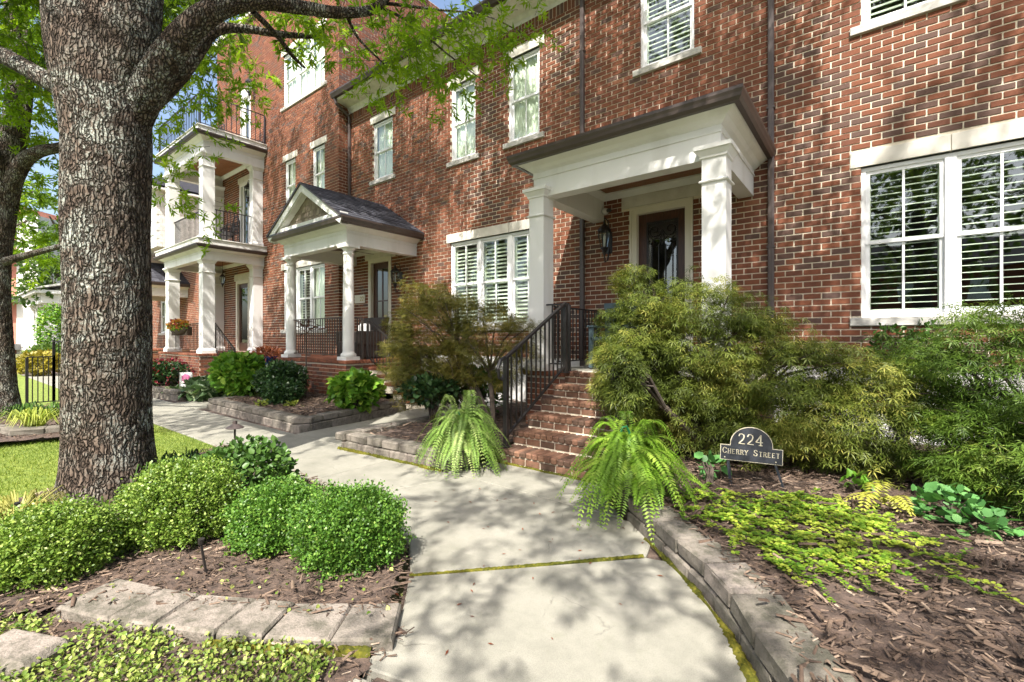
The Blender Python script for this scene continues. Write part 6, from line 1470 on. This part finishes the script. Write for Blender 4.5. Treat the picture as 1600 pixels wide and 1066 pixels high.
# ================================================================ small garden things
# address sign
m_stake = plain('stake_metal', (.035, .042, .055), (.05, .058, .07), 20, .4)
t = thing('address_sign', 'black arched address sign with gold lettering on two stakes', 'sign', (-.75, 4.2, .14))
L0 = gp(1146, 782, .15); L1 = gp(1227, 790, .15)
A0 = Vector((-.93, 4.17, .14)); A1 = Vector((-.545, 4.27, .14))
bl_, br_ = at(1125, 717, 3.86), at(1223, 728, 3.72)                 # lower corners of the plate
ex = (br_ - bl_); Wd = ex.length; ex.normalize(); ez = Vector((0.02, .10, 1)); ez = (ez - ex * ez.dot(ex)).normalized(); en = ex.cross(ez)
if en.y > 0: en = -en
pl = lambda x, z, l: tuple(bl_ + ex * x + ez * z + en * l)
hs, ht = .125, .285
def outline(g):
    pts = [(g, g), (Wd - g, g), (Wd - g, hs - g)]; cx_ = Wd / 2; rx_ = Wd * .345 - g
    pts += [(cx_ + rx_, hs - g)]
    for k in range(1, 16):
        a = math.pi * k / 16; pts.append((cx_ + rx_ * math.cos(a), hs - g + .012 + (ht - hs - .012) * math.sin(a)))
    pts += [(cx_ - rx_, hs - g), (g, hs - g)]
    return pts
def plate(m, g, l0, l1):
    o_ = outline(g); n0 = len(m.v); k = len(o_); m.v += [pl(x, z, l0) for x, z in o_] + [pl(x, z, l1) for x, z in o_]
    m.face([n0 + k + i for i in range(k)]); m.face([n0 + i for i in range(k)][::-1])
    for i in range(k): j = (i + 1) % k; m.face((n0 + i, n0 + j, n0 + k + j, n0 + k + i))
    return m
plate(MB(), 0, -.012, 0).build('border', m_gold, t); plate(MB(), .0045, .0, .002).build('plate', m_sign, t)
m = MB(); lettering(m, '224', Wd * .5 - .098, .142, .082, lambda x, z, l: pl(x, z, .002 + l), wid=.60, gap=.20, stroke=.11)
m2 = MB(); wtxt = lettering(m2, 'CHERRY STREET', 0, 0, .047, lambda x, z, l: (x, 0, z), wid=.66, gap=.20)
lettering(m, 'CHERRY STREET', (Wd - wtxt) / 2, .055, .047, lambda x, z, l: pl(x, z, .002 + l), wid=.66, gap=.20, stroke=.12)
m.build('lettering', m_gold, t)
m = MB()
for x in (.035, Wd - .05): q = Vector(pl(x, .022, .002)); MB().tube([q, q + en * .005], .005, 8).build('screw', m_gold, t)
for x, foot in ((.06, A0), (Wd - .06, A1)):
    q = Vector(pl(x, .03, -.016)); MB().bar(q, foot + Vector((0, 0, -.04)), .022, .014).build('stake', m_stake, t)
# path light
c = gp(367, 700); t = thing('path_light', 'dark mushroom path light beside the walk', 'lamp', (c.x, c.y, 0))
MB().tube([(c.x, c.y, -.05), (c.x, c.y, .27)], .013, 8).build('stem', m_spout, t)
MB().lathe(c.x, c.y, [(.10, .245), (.105, .25), (.07, .275), (.028, .298), (.026, .335), (.012, .338)], 22).build('shade', m_spout, t, smooth=False)
for px, py, px2, py2, q in ((325, 900, 314, 850, 'in front of the boxwoods'), (36, 826, 27, 792, 'beside the straw-gold sedge')):
    b0 = gp(px, py, .03); b1 = at(px2, py2, FPX * (H - .03) / (py - YH) * .99); t = thing('garden_stake', 'small black spike light stake ' + q, 'stake', tuple(b0))
    MB().bar(b0 - Vector((0, 0, .04)), b1, .016, .010).build('spike', m_iron, t); MB().tube([b1, b1 + Vector((.005, 0, .03))], [.014, .017], 8).build('collar', m_iron, t)
# garden flag with a pink flower
c = at(291, 600, 10.9); t = thing('garden_flag', 'small white garden sign printed with a pink flower', 'sign', (c.x, c.y, .1))
fx = Vector((CT, ST, 0)).normalized(); fn = Vector((ST, -CT, 0)); o_ = Vector((c.x, c.y, 0))
def fq(m, x0, x1, z0, z1, l0, l1): m.hexa([tuple(o_ + fx * x + fn * l + Vector((0, 0, z))) for z in (z0, z1) for x, l in ((x0, l1), (x1, l1), (x1, l0), (x0, l0))]); return m
fq(MB(), -.15, .15, .14, .56, 0, .01).build('panel', m_white, t); fq(MB(), -.165, -.15, -.1, .60, -.002, .012).build('post', m_iron, t)
m_pink = plain('pink_print', (.62, .10, .28), (.72, .30, .45), 20, .6); m_gprint = plain('grey_print', (.35, .36, .36), None, rough=.6)
m = MB()
for k in range(7):
    a = k * 6.283 / 7; cc = Vector((.0 + .055 * math.cos(a), .42 + .055 * math.sin(a))); m.poly([tuple(o_ + fx * (cc.x + .055 * math.cos(b)) + fn * (.0115 + k * .0004) + Vector((0, 0, cc.y + .055 * math.sin(b)))) for b in np.linspace(0, 6.283, 10)[:-1]])
m.build('flower_print', m_pink, t)
# utility of the left house: doorbell plate
t = thing('doorbell', 'small white doorbell right of the tall townhouse door', 'doorbell', (-16.5, YL, 2.2)); MB().bbox(-16.56, -16.44, YL - .03, YL - .009, 2.1, 2.35, .006).build('plate', m_white, t)
# fallen leaves on the walk
n = 46; P = sample_poly([(-2.9, 2.2), (-1.7, 1.2), (-.4, 2.0), (-1.4, 3.2), (-3.1, 3.2)], n)
o = link('fallen_leaves', scatter('fallen_leaves', T_NARROW, np.c_[P, np.full(n, .006)], rotmats(n, np.c_[rs.normal(size=(n, 2)), np.zeros(n)], .25), rs.uniform(.02, .05, n), rs.uniform(0, .7, n), m_orange)); tag(o, 'few fallen brown leaves on the entry walk', 'leaves', kind='stuff')
